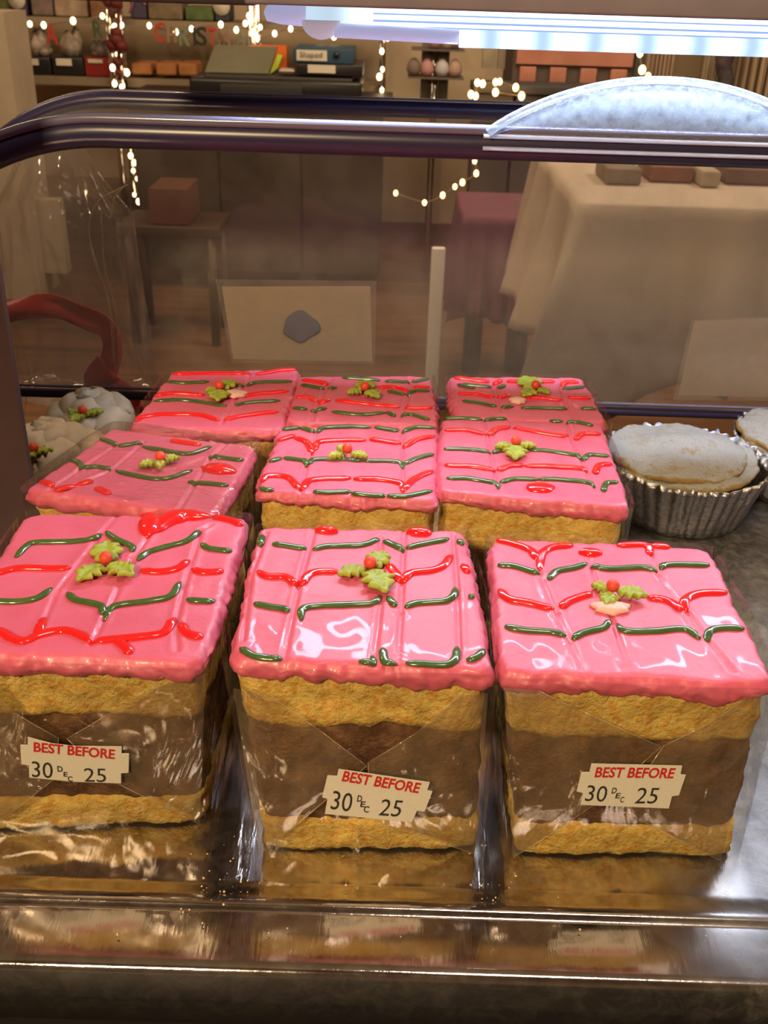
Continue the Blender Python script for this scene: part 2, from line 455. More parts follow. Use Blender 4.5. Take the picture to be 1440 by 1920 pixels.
def leaf(base, tip, parent, lift=.0014, wr=.62):
    ax = tip-base; ax.z = 0; L = ax.length; ax.normalize(); sd = Vector((-ax.y, ax.x, 0))
    out = []; n = 33
    def half(s):
        o = []
        for i in range(n):
            t = i/(n-1)
            w = L*wr*.5*(math.sin(math.pi*min(1, t**.85)))**.75
            sp = 1+.30*math.cos(2*math.pi*3.5*t+math.pi)
            o.append((t*L, s*w*sp))
        return o
    out = half(1)+half(-1)[1:-1][::-1]
    m = len(out); rings = []
    for (sc, z) in ((.90, 0), (1.0, .0007), (.93, .0015), (.75, .0019), (.45, .0018), (.15, .0013)):
        o = []
        for (a, b) in out:
            cx = L*.5
            aa = cx+(a-cx)*(sc if sc > .5 else (.55+.45*sc)); bb = b*sc
            vein = .00025*math.cos(a/L*2*math.pi*4)*abs(bb)/(L*.3)
            o.append(base+ax*aa+sd*bb+Vector((0, 0, z+lift-.0003*0+vein+.0006*math.sin(a/L*3))))
        rings.append(o)
    v, f = loft(rings)
    return mesh('holly_leaf', v, f, M['leaf'], parent)

def textmesh(s, bold=0.0):
    cu = bpy.data.curves.new('t', 'FONT'); cu.body = s; cu.size = 1; cu.offset = bold; cu.resolution_u = 3
    o = bpy.data.objects.new('t', cu); COL.objects.link(o)
    bpy.context.view_layer.update()
    me = bpy.data.meshes.new_from_object(o.evaluated_get(bpy.context.evaluated_depsgraph_get()))
    bpy.data.objects.remove(o); bpy.data.curves.remove(cu)
    vs = [v.co.copy() for v in me.vertices]; fs = [tuple(p.vertices) for p in me.polygons]
    bpy.data.meshes.remove(me)
    x0 = min(v.x for v in vs); x1 = max(v.x for v in vs); y0 = min(v.y for v in vs); y1 = max(v.y for v in vs)
    return [((v.x-x0)/(x1-x0), (v.y-y0)/(y1-y0)) for v in vs], fs
def ptext(s, BL, BR, TL, plane, off, bold=0.0):
    p, n = plane
    o, a, b = [at_plane(x, y, p+n*off, n) for x, y in (BL, BR, TL)]
    uv, fs = textmesh(s, bold)
    return [o+(a-o)*u+(b-o)*v for u, v in uv], fs

def wrapper(qb, qt, parent, seed, top=True, flare=None, zt=None):
    zt = zt or (ZT+.0016 if top else ZT+.0002)
    rings = []; nz = 26
    for i in range(nz+1):
        t = i/nz; z = .0006+(zt-.0006)*t
        o = .0016 + .0012*t
        r = ring(lerpq(qb, qt, z/ZT), z, 44, .045, o)
        c = sum(r, Vector())/len(r); rr = []
        for p in r:
            d = (p-c).normalized(); a = math.atan2(d.y, d.x)
            w = .0009*noise.noise(Vector((p.x*55+seed, p.y*55, z*22)))+.0005*abs(noise.noise(Vector((p.x*150+seed, p.y*150, z*40))))
            if flare: w += flare[2]*max(0, math.cos(a-flare[0]))**6*math.sin(math.pi*min(1, t*1.0))**2*(1 if t > .1 else t*10)
            w = max(w, -.0006)
            rr.append(p+d*w)
        rings.append(rr)
    if top:
        c = sum(qt, Vector())/4
        last = rings[-1]
        for s in (.96, .9, .82, .72, .6, .45, .3, .15):
            rr = []
            for p in last:
                q = c+(p-c)*s
                cr = abs(noise.noise(Vector((q.x*45+seed*1.7, q.y*22+seed, .5))))
                rr.append(Vector((q.x, q.y, ZT+.0024+.0010*cr)))
            rings.append(rr)
    v, f = loft(rings, False, top)
    return mesh('cellophane_wrapper', v, f, M['bag'], parent)

def cake(label, quad, seed, green, red, grooves, holly, berry, blobs=(), bottom=None, flaps=(), dates=None, wide_red=(), extra=None, top=False, flare=None, hemf=.0055, group='pink iced festive cake slices on the tray'):
    qt = [at_z(x, y, ZT) for x, y in quad]       # FL FR BR BL
    c = sum(qt, Vector())/4; QUAD[0] = qt
    if bottom:
        b0, b1 = [at_z(x, y, 0) for x, y in bottom]
        qb = [b0, b1, qt[2].copy(), qt[3].copy()]
        dx0 = (b0.x-qt[0].x)*.6; dx1 = (b1.x-qt[1].x)*.6
        qb[3].x += dx0; qb[2].x += dx1
        for k in (2, 3): qb[k].z = 0
    else:
        qb = [c+(p-c)*.97 for p in qt]
        for p in qb: p.z = 0
    qt0 = [Vector((p.x, p.y, 0)) for p in qt]; qb0 = [Vector((p.x, p.y, 0)) for p in qb]
    root = thing('cake_slice', label, 'cake', (c.x, c.y, 0.0), group)
    bpy.context.view_layer.update()
    slab('bottom_sponge', qb0, qt0, 0, .0145, M['sponge'], root, seed)
    slab('chocolate_sponge', qb0, qt0, .0135, .0505, M['choc'], root, seed+1, inset=.0020)
    slab('top_sponge', qb0, qt0, .0500, ZT-.0035, M['sponge'], root, seed+2, inset=.0013, wav=.0020)
    G = [[at_z(x, y, ZT) for x, y in g] for g in grooves]
    icing(qt, G, root, seed, hemf=hemf)
    info = (G, seed)
    for s in green: stroke('green_icing_line', M['green'], s, info, root)
    for s in red: stroke('red_icing_line', M['red'], s, info, root, hw=.0016, flat=.5)
    for s in wide_red: stroke('red_icing_line', M['red'], s, info, root, hw=.0016, wide=2.2)
    for (x, y, a, b) in blobs:
        p = keep_in(at_z(x, y, ZT), .003); mb = MB()
        mb.lathe([(.0001, .0022), (.4, .0021), (.75, .0016), (.95, .0008), (1, 0), (.95, -.0006)], (0, 0, 0), 20)
        vs = []
        for v in mb.v:
            r = 1+.25*noise.noise(Vector((v.x*2+x, v.y*2, 0)))
            vs.append(Vector((p.x+v.x*a*r if abs(v.x) > .001 else p.x, p.y+v.y*b*r, ZT+v.z*.8)))
        mesh('red_icing_blob', vs, mb.f, M['red'], root)
    B = at_z(berry[0], berry[1]+4, ZT+.0025)
    base = Vector((B.x, B.y, ZT))
    for k, (x, y) in enumerate(holly):
        T = at_z(x, y, ZT+.002); T.z = ZT
        d = (T-base); st = base+d.normalized()*.0012 if d.length > .002 else base
        leaf(st, T, root, .0006+.0003*k)
    bm = bmesh.new(); bmesh.ops.create_uvsphere(bm, u_segments=20, v_segments=14, radius=.00215)
    vs = [v.co+Vector((base.x, base.y, ZT+.0040)) for v in bm.verts]; bm.verts.index_update()
    fs = [tuple(v.index for v in f.verts) for f in bm.faces]; bm.free()
    mesh('sugar_berry', vs, fs, M['berry'], root)
    if extra:
        x, y, a, b = extra; p = at_z(x, y, ZT+.0008); mb = MB()
        mb.lathe([(.001, .0018), (.5, .0017), (.85, .001), (1, 0), (.9, -.0006)], (0, 0, 0), 20)
        mesh('cream_blob', [Vector((p.x+v.x*a*(1+.2*math.sin(v.y*7)), p.y+v.y*b*(1+.2*math.cos(v.x*6)), ZT+.0005+v.z)) for v in mb.v], mb.f, M['cream'], root)
    w = wrapper(qb0, qt0, root, seed, top, flare)
    if flaps or dates:
        p0 = (qb[0]+qb[1])/2; e1 = (qb[1]-qb[0]).normalized(); p1 = (qt[0]+qt[1])/2
        n = e1.cross(p1-p0).normalized()
        if n.y > 0: n = -n
        for k, fl in enumerate(flaps):
            pts = [at_plane(x, y, p0+n*(.0034+.0004*k), n) for x, y in fl]
            m = len(pts); cc = sum(pts, Vector())/m
            # tessellated flap with slight pillowing
            vs = []; fs = []; S = 9; EN = 10
            per = []
            for a, b in zip(pts, pts[1:]+pts[:1]):
                for j in range(EN): per.append(a*(1-j/EN)+b*j/EN)
            mm = len(per)
            for s in range(1, S+1):
                for q in per:
                    v = cc+(q-cc)*(s/S)
                    v = v + n*(.0010*(1-(s/S)**2)+.0005*noise.noise(Vector((v.x*70, v.z*50, seed+k))))
                    vs.append(v)
            for s in range(S-1):
                for j in range(mm): fs.append((s*mm+j, s*mm+(j+1) % mm, (s+1)*mm+(j+1) % mm, (s+1)*mm+j))
            vs.append(cc+n*.001); ci = len(vs)-1
            for j in range(mm): fs.append((ci, j, (j+1) % mm))
            fo = mesh('folded_flap', vs, fs, M['flap'], root)
            mb = MB()
            for a, b in zip(pts[1:], pts[2:]):
                mb.tube([a, (a+b)/2+n*.0002, b], [.00008, .00013, .00008], 6)
            mb.build('fold_crease', M['bag_edge'], root)
        if dates:
            outl, texts = dates
            off = .0056
            pts = [at_plane(x, y, p0+n*off, n) for x, y in outl]
            m = len(pts)
            vs = pts+[q-n*.00015 for q in pts]
            fs = [tuple(range(m)), tuple(range(m, 2*m))[::-1]]+[(i, (i+1) % m, m+(i+1) % m, m+i) for i in range(m)]
            lo = mesh('date_label', vs, fs, M['paper'], root, smooth=False)
            lo['label'] = 'white sticker printed BEST BEFORE 30 DEC 25'
            for nm, mt, items in (('red_lettering', M['ink_red'], texts[:1]), ('stamped_date', M['ink_black'], texts[1:])):
                mb = MB()
                for (s, BL, BR, TL, bd) in items:
                    v, f = ptext(s, BL, BR, TL, (p0, n), off+.00008, bd); mb.add(v, f)
                flatshade(mb.build(nm, mt, lo))
    return root
M['bag_edge'] = film('cellophane_edge', haze=.35, hz2=.6, hazec=(.95, .8, .5), gloss=3, rough=.1, bump=.2)

# front row ----------------------------------------------------------
L1 = ([(52,1382),(97,1394),(140,1399),(228,1400),(228,1413),(242,1413),(241,1449),(227,1450),(227,1469),(140,1466),(55,1458),(54,1435),(40,1433),(38,1397),(52,1397)],
      [('BEST BEFORE',(63,1410),(215,1424),(63,1391),.03),('30',(60,1457),(99,1460),(59,1427),0),('D',(108,1447),(118,1448),(107,1436),.025),('E',(119,1456),(127,1457),(119,1447),.025),('C',(127,1465),(136,1466),(127,1455),.025),('25',(158,1466),(199,1467),(157,1440),0)])
L2 = ([(635,1442),(806,1467),(801,1482),(811,1484),(796,1522),(782,1520),(772,1542),(609,1526),(614,1498),(604,1495),(614,1454),(632,1455)],
      [('BEST BEFORE',(640,1465),(784,1488),(646,1445),.03),('30',(619,1517),(657,1523),(625,1482),0),('D',(669,1503),(678,1504),(671,1491),.025),('E',(675,1513),(684,1514),(677,1502),.025),('C',(681,1523),(691,1524),(683,1511),.025),('25',(709,1529),(749,1532),(717,1498),0)])
L3 = ([(1109,1432),(1279,1436),(1276,1452),(1286,1453),(1273,1491),(1260,1493),(1254,1516),(1088,1509),(1093,1487),(1081,1484),(1090,1448),(1105,1448)],
      [('BEST BEFORE',(1114,1458),(1262,1460),(1119,1438),.03),('30',(1096,1502),(1135,1504),(1102,1472),0),('D',(1146,1488),(1155,1488),(1149,1477),.025),('E',(1153,1497),(1162,1497),(1156,1487),.025),('C',(1162,1505),(1169,1505),(1164,1494),.025),('25',(1189,1507),(1230,1507),(1197,1477),0)])
cake('pink iced slice at the left of the front row, wavy date sticker',
     [(-120,1220),(377,1246),(470,966),(50,962)], 1.0,
     green=[[(30,1045),(47,1027),(67,1018),(133,1016),(173,1012),(192,1000)],[(200,1002),(220,1015),(247,1027),(248,1037)],
            [(258,1053),(277,1037),(317,1025),(353,1015),(377,995)],[(378,1022),(393,1030),(435,1035)],
            [(-40,1130),(0,1128),(33,1128),(67,1123),(97,1105)],[(127,1112),(140,1125),(167,1132),(190,1137),(192,1153)],
            [(197,1160),(207,1142),(233,1133),(283,1127),(320,1118),(338,1095)],[(350,1125),(370,1127),(403,1127)]],
     red=[[(400,967),(433,977),(463,987)],[(-30,1082),(0,1075),(27,1067),(67,1065),(133,1067)],[(263,1071),(300,1073),(333,1068),(355,1053)],
          [(360,1070),(383,1075),(420,1073)],[(-40,1180),(0,1185),(20,1197),(47,1203),(73,1192),(117,1183),(150,1192),(173,1207)],[(82,1158),(75,1180),(70,1192)],
          [(177,1205),(217,1200),(267,1195),(307,1187),(327,1160)],[(340,1170),(350,1187),(380,1197)],[(215,1200),(235,1215),(245,1228)]],
     wide_red=[[(268,958),(283,975),(276,1010)],[(290,1003),(310,982),(343,965),(373,962),(397,967)]],
     grooves=[[(220,968),(192,1000),(105,1110),(80,1170)],[(285,1000),(250,1045),(195,1160),(172,1210)],[(395,985),(377,995),(345,1100),(330,1165),(332,1220)]],
     holly=[(200,1012),(142,1088),(252,1080)], berry=(199,1049),
     bottom=[(-80,1568),(390,1550)],
     flaps=[[(-70,1275),(-20,1290),(30,1338),(110,1384),(100,1462),(0,1540),(-75,1562)],[(385,1262),(300,1285),(210,1335),(125,1385),(218,1468),(375,1545)]],
     dates=L1, hemf=.0055)
cake('pink iced slice in the middle of the front row with a tilted date sticker',
     [(428,1238),(925,1258),(870,992),(488,986)], 2.0,
     green=[[(511,1022),(544,1026),(575,1030)],[(587,1032),(618,1024),(680,1022),(711,1010)],[(719,1014),(742,1024),(756,1034)],[(762,1030),(785,1022),(841,1010)],[(859,1012),(878,1022)],
            [(476,1133),(509,1139),(534,1143),(540,1150)],[(565,1164),(567,1144),(594,1137),(672,1135),(703,1131),(711,1119)],[(727,1121),(742,1139)],
            [(760,1141),(781,1131),(836,1127),(851,1117),(853,1104)],[(880,1117),(904,1123)],[(451,1216),(474,1230),(509,1240),(528,1240)],
            [(672,1248),(699,1247),(698,1230)],[(717,1218),(723,1244),(744,1253)],[(760,1261),(781,1256),(836,1251),(853,1238),(857,1214)],[(875,1240),(894,1234),(913,1220)],[(487,1006),(480,1025)]],
     red=[[(484,1073),(501,1082),(536,1084),(556,1100)],[(565,1100),(579,1080),(602,1073),(633,1073)],[(727,1061),(738,1071),(752,1092)],
          [(758,1092),(770,1076),(824,1067),(847,1043)],[(867,1061),(888,1076)]],
     blobs=[(612,993,.0042,.0020),(786,994,.0046,.0024)],
     grooves=[[(590,990),(560,1100),(530,1245)],[(713,1005),(718,1100),(700,1245)],[(758,990),(752,1150),(745,1250)],[(850,1000),(858,1110),(862,1250)],[(500,1000),(470,1080),(455,1200)]],
     holly=[(722,1032),(632,1076),(724,1112)], berry=(694,1058),
     bottom=[(487,1604),(905,1602)], flare=(math.pi*.98, 0, .006),
     flaps=[[(437,1290),(500,1300),(602,1371),(688,1436),(487,1602)],[(915,1300),(860,1305),(779,1375),(690,1430),(696,1536),(893,1602)]],
     dates=L2)
cake('pink iced slice at the right of the front row, holly stuck on a cream blob',
     [(938,1262),(1456,1284),(1330,1026),(920,1006)], 3.0,
     green=[[(927,1060),(958,1062),(989,1071),(1012,1079)],[(1028,1089),(1043,1073),(1074,1066),(1100,1058)],[(1108,1062),(1137,1067),(1207,1066),(1232,1073)],[(1238,1069),(1253,1060),(1330,1060)],
            [(946,1176),(977,1182),(1036,1186),(1061,1194)],[(1074,1200),(1090,1188),(1129,1178),(1143,1165)],[(1158,1172),(1172,1184),(1230,1184),(1285,1180),(1312,1198)],[(1325,1202),(1331,1184),(1355,1178),(1415,1180)]],
     red=[[(1098,1038),(1115,1038)],[(1156,1025),(1211,1025),(1218,1042)],[(1220,1025),(1253,1019)],
          [(934,1106),(954,1124),(997,1132),(1039,1143)],[(1051,1141),(1067,1128),(1109,1114)],[(1214,1120),(1246,1124),(1265,1134),(1277,1147)],[(1288,1147),(1283,1128),(1308,1114),(1374,1112)],
          [(1012,1069),(1016,1040),(1036,1027),(1074,1023)],[(931,1013),(958,1019),(993,1031),(1008,1052)]],
     blobs=[(1107,1038,.0042,.0028)],
     grooves=[[(1008,1030),(1012,1075),(1045,1150),(1100,1265)],[(1104,1050),(1150,1165),(1175,1240)],[(1220,1035),(1236,1080),(1290,1150),(1375,1260)]],
     holly=[(1108,1093),(1135,1135),(1216,1118)], berry=(1148,1101), extra=(1146,1138,.0062,.0038),
     bottom=[(962,1612),(1380,1616)],
     flaps=[[(945,1290),(1010,1295),(1085,1330),(1240,1400),(1110,1512),(962,1608)],[(1430,1300),(1400,1308),(1337,1352),(1245,1398),(1160,1517),(1352,1615)]],
     dates=L3)
# second row ----------------------------------------------------------
cake('pink iced slice at the left of the second row, askew under creased film',
     [(45,918),(402,972),(482,835),(212,802)], 4.0,
     green=[[(183,823),(203,828),(220,835)],[(222,837),(240,835),(267,832)],[(268,839),(300,845),(353,852),(397,838)],[(392,858),(417,860),(463,865)],[(117,860),(147,868),(155,880)],
            [(155,880),(180,875),(207,880)],[(218,883),(250,892),(283,898),(317,897),(360,883)],[(353,905),(383,908),(430,913)]],
     red=[[(70,902),(87,905),(100,913)],[(100,925),(133,913),(175,903)],[(180,915),(207,927)],[(320,828),(377,835)]],
     wide_red=[[(377,877),(417,883),(458,889)]],
     grooves=[[(270,830),(210,880),(110,925)],[(440,815),(395,860),(330,965)],[(215,835),(150,880),(90,920)]],
     holly=[(259,872),(338,857),(300,878)], berry=(301,858), hemf=.006, top=True)
cake('pink iced slice in the centre of the second row, holly on a green stripe',
     [(476,922),(817,938),(822,800),(525,800)], 5.0,
     green=[[(528,807),(562,803)],[(564,803),(590,812)],[(596,812),(612,803),(695,803)],[(702,801),(748,810)],[(755,812),(777,801),(819,801)],
            [(498,867),(528,858)],[(532,858),(571,865),(573,874)],[(580,872),(594,862),(681,865)],[(681,865),(745,867),(755,878)],[(757,872),(782,860),(816,853)],
            [(478,914),(498,920),(512,926)],[(585,932),(612,924),(658,922)],[(658,925),(686,933),(722,934)],[(725,933),(759,934),(814,922)]],
     red=[[(521,826),(553,817)],[(553,821),(576,830),(585,849)],[(590,844),(603,828),(686,826)],[(693,824),(722,828),(752,833)],[(757,840),(777,828),(816,819)],
          [(482,904),(502,895),(539,897),(562,920)],[(567,920),(585,901),(658,897)],[(663,899),(713,901),(750,908),(755,922)],[(757,920),(777,899),(815,883)]],
     grooves=[[(594,805),(585,850),(575,875),(562,930)],[(754,805),(756,930)]],
     holly=[(614,856),(690,856),(633,838)], berry=(651,843), hemf=.004)
cake('pink iced slice beside the foil pie, red blob on its front edge',
     [(820,922),(1182,950),(1126,790),(828,781)], 6.0,
     green=[[(832,785),(872,785),(904,788)],[(908,790),(927,786),(950,785)],[(1030,790),(1055,792)],[(1062,794),(1078,793),(1112,800)],[(830,842),(881,843),(920,849)],
            [(924,851),(940,846),(991,844)],[(991,845),(1037,849),(1082,856),(1087,862)],[(1094,865),(1105,854),(1142,856)],[(837,897),(885,899),(931,908),(935,915)],
            [(938,906),(963,898),(1009,899)],[(1009,899),(1055,901),(1101,906),(1115,913)],[(1131,922),(1137,907),(1163,906)]],
     red=[[(830,807),(872,807),(911,817)],[(917,819),(931,807),(956,803)],[(963,803),(1009,811),(1066,819)],[(1078,826),(1092,814),(1126,816)],[(833,874),(881,875),(929,882)],
          [(933,883),(954,875),(982,874)],[(984,875),(1037,876),(1082,879),(1101,885)],[(1115,890),(1124,874),(1153,872)]],
     blobs=[(1014,916,.0058,.0042)],
     grooves=[[(906,786),(914,820),(935,920)],[(1060,788),(1070,820),(1118,920)],[(958,790),(962,805)]],
     holly=[(927,836),(1006,836),(966,862)], berry=(967,828), hemf=.0045)
# third row ----------------------------------------------------------
cake('pink iced slice at the left of the back row, thick red far edge',
     [(240,802),(530,806),(561,692),(322,693)], 7.0,
     green=[[(310,716),(351,718),(392,716)],[(443,723),(457,725)],[(463,725),(480,718),(548,716)],[(289,753),(351,752),(392,757),(425,762)],[(441,762),(457,757),(525,752)]],
     red=[[(320,701),(402,700),(470,701)],[(480,703),(521,696),(558,694)],[(289,744),(324,739),(383,741)],[(452,743),(484,739),(541,734)],[(250,791),(269,782),(315,778),(374,780),(411,791)],[(420,790),(457,782),(521,773)]],
     grooves=[[(472,698),(435,760),(415,797)]],
     holly=[(384,731),(436,712),(408,752)], berry=(412,724), extra=(440,738,.006,.004), hemf=.0045)
cake('pink iced slice in the middle of the back row below the white card',
     [(535,792),(822,798),(808,704),(560,703)], 8.0,
     green=[[(642,709),(713,714)],[(722,716),(768,718)],[(773,718),(803,711)],[(565,722),(608,730)],[(615,730),(631,727)],[(727,734),(761,741)],[(766,741),(777,734),(805,734)],
            [(543,766),(576,769)],[(583,773),(612,767)],[(622,773),(681,778),(722,775)],[(725,773),(741,782)],[(752,780),(773,778),(805,787)]],
     red=[[(567,713),(603,718),(612,723)],[(709,727),(741,727),(768,734)],[(775,727),(805,727)],[(553,746),(580,746),(594,755)],[(599,757),(619,750)],[(629,752),(681,757),(750,764)],[(759,765),(810,765)]],
     grooves=[[(620,710),(612,725),(585,790)],[(770,708),(766,740),(750,790)]],
     holly=[(686,712),(650,736),(712,746)], berry=(684,726), hemf=.0045)
cake('pink iced slice at the right of the back row with a yellow crumb',
     [(852,783),(1138,792),(1090,706),(842,706)], 9.0,
     green=[[(858,722),(890,729)],[(867,721),(922,727)],[(933,729),(947,723)],[(1055,730),(1096,726)],[(867,752),(899,757),(931,764)],[(940,766),(963,762)],[(977,765),(1018,765),(1064,767)],[(1089,765),(1131,767)]],
     red=[[(852,710),(917,717)],[(927,721),(940,714)],[(950,717),(977,717)],[(1009,717),(1039,716)],[(1053,723),(1064,716),(1085,718)],[(858,738),(895,739),(927,746)],[(933,747),(956,741)],
          [(970,746),(1009,746),(1055,752)],[(1064,746),(1112,748)]],
     grooves=[[(925,712),(930,745),(938,775)],[(1048,712),(1058,750),(1075,785)]],
     holly=[(982,704),(980,742),(1031,738)], berry=(1004,723), extra=(971,751,.004,.003), hemf=.0045)

# ------------------------------------------------------------------ pies
M['pastry'] = None
def pastry_mat():
    m, nt, out = newmat('sugared_pastry')
    b = N(nt, 'ShaderNodeBsdfPrincipled'); b.inputs['Roughness'].default_value = .8; nt.links.new(b.outputs[0], out.inputs[0])
    g = N(nt, 'ShaderNodeNewGeometry'); sp = N(nt, 'ShaderNodeSeparateXYZ'); nt.links.new(g.outputs['Normal'], sp.inputs[0])
    nf = noisef(nt, 170, 10, .85)
    ad = N(nt, 'ShaderNodeMath', operation='MULTIPLY_ADD'); nt.links.new(nf, ad.inputs[0]); ad.inputs[1].default_value = 2.2; nt.links.new(sp.outputs[2], ad.inputs[2])
    sub = N(nt, 'ShaderNodeMath', operation='SUBTRACT'); nt.links.new(ad.outputs[0], sub.inputs[0]); sub.inputs[1].default_value = 1.32
    nt.links.new(ramp(nt, sub.outputs[0], [(.05, (.74, .46, .16)), (.42, (.78, .56, .26)), (.60, (.84, .80, .70)), (.72, (.9, .89, .85))]), b.inputs['Base Color'])
    bp = N(nt, 'ShaderNodeBump'); bp.inputs['Strength'].default_value = 1.0; bp.inputs['Distance'].default_value = .005
    nt.links.new(noisef(nt, 420, 8, .7), bp.inputs['Height']); nt.links.new(bp.outputs[0], b.inputs['Normal'])
    return m
M['pastry'] = pastry_mat()
def pie(label, c, r_top, seed, tilt=(0, 0)):
    root = thing('sugared_pie', label, 'pie', c, 'sugar dusted pies in foil cases'); c = Vector(c)
    n = 240; rings = []
    H = .031
    def flr(t, amp):
        o = []
        for k in range(n):
            a = 2*math.pi*k/n
            fl = math.sin(a*42+1.1*math.sin(a*5+seed)+.8*math.sin(a*2))*(1+.35*math.sin(a*7+seed))
            r = r_top*(.78+.22*t)+amp*fl*.0011+.0006*noise.noise(Vector((math.cos(a)*4, math.sin(a)*4, t*3+seed)))
            z = .001+H*t+(0 if t < .95 else .0012*noise.noise(Vector((math.cos(a)*9, math.sin(a)*9, seed)))+.0005*fl)
            o.append(c+Vector((r*math.cos(a), r*math.sin(a), z)))
        return o
    for i in range(9): rings.append(flr(i/8, .25+.75*i/8))
    v, f = loft(rings, True, False)
    fo = mesh('foil_case', v, f, M['foil'], root); md = fo.modifiers.new('s', 'SOLIDIFY'); md.thickness = .0003
    def disc(name, cx, cy, r, z0, h, dome, sd, ns=150):
        rings = []
        prof = [(.93, 0), (.985, h*.25), (1.0, h*.55), (.985, h*.85), (.95, h)]
        prof += [(s, h+dome*(1-(s/.95)**2)) for s in [.93-.04*q for q in range(23)]]
        for (s, z) in prof:
            o = []
            for k in range(ns):
                a = 2*math.pi*k/ns
                rr = r*s*(1+.07*noise.noise(Vector((math.cos(a)*2.2+sd, math.sin(a)*2.2, 0)))+.03*noise.noise(Vector((math.cos(a)*7+sd, math.sin(a)*7, 0))))
                p = Vector((cx+rr*math.cos(a), cy+rr*math.sin(a), 0))
                zz = z0+z+.0034*noise.noise(Vector((p.x*60+sd, p.y*60, 0)))*(1 if z > h*.8 else .5)+.0007*fr(Vector((p.x+sd, p.y, 0)), 230)*(1 if z > h*.8 else .6)
                zz += tilt[0]*p.x+tilt[1]*p.y
                o.append(c+Vector((p.x, p.y, zz)))
            rings.append(o)
        v, f = loft(rings); return mesh(name, v, f, M['pastry'], root)
    disc('pastry_base', 0, 0, r_top*.745, .004, .0235, 0, seed)
    disc('pastry_lid', -.001, .001, r_top*.89, .0270, .0040, .0020, seed+2)
    disc('pastry_topping', -.0045, .003, r_top*.84, .0305, .0040, .0030, seed+5)
    return root
pb = at_z(1293, 1018, 0); rt = .0425
pc = Vector((pb.x+.001, pb.y+rt*.80, 0))
pie('sugar dusted pie in a crimped foil case beside the pink slice at the right', (pc.x, pc.y, .0008), rt, 1.0, (.03, 0))
p2 = at_z(1440, 905, 0)
pie('pie at the right edge of the tray, only its sugared rim showing', (pc.x+.076, pc.y+.030, .0008), rt*.95, 4.0)

# crumbs on the tray
crm = pmat('crumb', (.8, .55, .2), (.9, .7, .4), 500, rough=.9)
mb = MB()
for k in range(80):
    zone = random.choice(((380, 470, 1560, 1700), (880, 970, 1560, 1700), (20, 1430, 1630, 1780), (320, 560, 1600, 1760)))
    p = at_z(random.uniform(zone[0], zone[1]), random.uniform(zone[2], zone[3]), 0.0004)
    r = random.uniform(.00012, .00045)
    bm = bmesh.new(); bmesh.ops.create_icosphere(bm, subdivisions=1, radius=r); bm.verts.index_update()
    zz = .0025 if p.y < y_in else .0002
    mb.add([v.co*random.uniform(.7, 1.2)+Vector((p.x, p.y, zz+r*.5)) for v in bm.verts], [tuple(v.index for v in f.verts) for f in bm.faces]); bm.free()
tag(mb.build('cake_crumbs', crm), 'loose yellow crumbs scattered on the steel tray', 'crumbs', kind='stuff')

# ------------------------------------------------------------------ lid (clear acrylic cover)
YB, YF, ZL = .56, .452, None
ZL = at_y(720, 203, YB).z
XR = .62
def lidpath(x_st, R, zt, zb, n=26, y=0):
    pts = []
    zc = zt-R
    pts.append(Vector((x_st-R, y, zb)))
    for i in range(n+1):
        a = math.pi-(math.pi/2)*i/n
        pts.append(Vector((x_st+R*math.cos(a), y, zc+R*math.sin(a))))
    for i in range(1, 13): pts.append(Vector((x_st+(XR-x_st)*i/12, y, zt)))
    return pts
xs = at_y(215, 175, YB).x; RL = .102
zlb = at_y(900, 762, YB).z
lid = thing('cake_cover', 'clear scuffed acrylic cover with violet rims and a rounded corner behind the cakes', 'cake cover', (0, YB, zlb))
A = lidpath(xs, RL, ZL, zlb, y=YB); Bp = lidpath(at_y(195, 225, YF).x, .120, ZL, zlb+.03, y=YF)
# back sheet: grid polygon
vs = []; fs = []
top = A[1:]
NZ = 12
for p in top:
    for j in range(NZ+1):
        t = j/NZ; z = zlb+(p.z-zlb)*t
        vs.append(Vector((p.x, YB+.0012*math.sin(p.x*20)*math.sin(t*3), z)))
for i in range(len(top)-1):
    for j in range(NZ): fs.append((i*(NZ+1)+j, (i+1)*(NZ+1)+j, (i+1)*(NZ+1)+j+1, i*(NZ+1)+j+1))
mesh('back_panel', vs, fs, M['lid'], lid)
vs = []; fs = []; K = 8
for a, b in zip(A, Bp):
    for k in range(K+1): vs.append(a*(1-k/K)+b*(k/K)-Vector((0, 0, .0035*math.sin(math.pi*k/K))))
for i in range(len(A)-1):
    for k in range(K): fs.append((i*(K+1)+k, (i+1)*(K+1)+k, (i+1)*(K+1)+k+1, i*(K+1)+k+1))
mesh('top_panel', vs, fs, M['lid_top'], lid)
MB().tube(A, .0042, 14).build('rim', M['violet'], lid)
MB().tube([p+Vector((0, 0, -.0012)) for p in Bp], .0062, 16).build('rim', M['violet'], lid)
MB().tube([p+Vector((0, -.004, .0050)) for p in Bp[20:]], .0022, 8).build('rim_bead', M['bead'], lid)
MB().tube([p+Vector((0, .002, .0042)) for p in A[18:]], .0009, 8).build('rim_bead', M['bead'], lid)
MB().tube([Vector((xs-RL, YB, zlb)), Vector((XR, YB, zlb))], .0028, 12).build('rim', M['violet'], lid)
MB().tube([Vector((xs-RL, YB-.004, zlb+.006)), Vector((XR, YB-.004, zlb+.006))], .0009, 8).build('rim_bead', M['bead'], lid)
M['rim_sheen'] = pmat('pale_rim_sheen', (.42, .46, .60), rough=.3, spec=.8)  # pale tubes added to draw the LED's bluish sheen on the rim
for dy, dz, r_ in ((-.0058, .0030, .0011), (-.0068, -.0018, .0009)):
    MB().tube([Vector((at_y(905, 245, YF).x, YF+dy, ZL+dz)), Vector((XR, YF+dy, ZL+dz))], r_, 8).build('rim_sheen_line', M['rim_sheen'], lid)
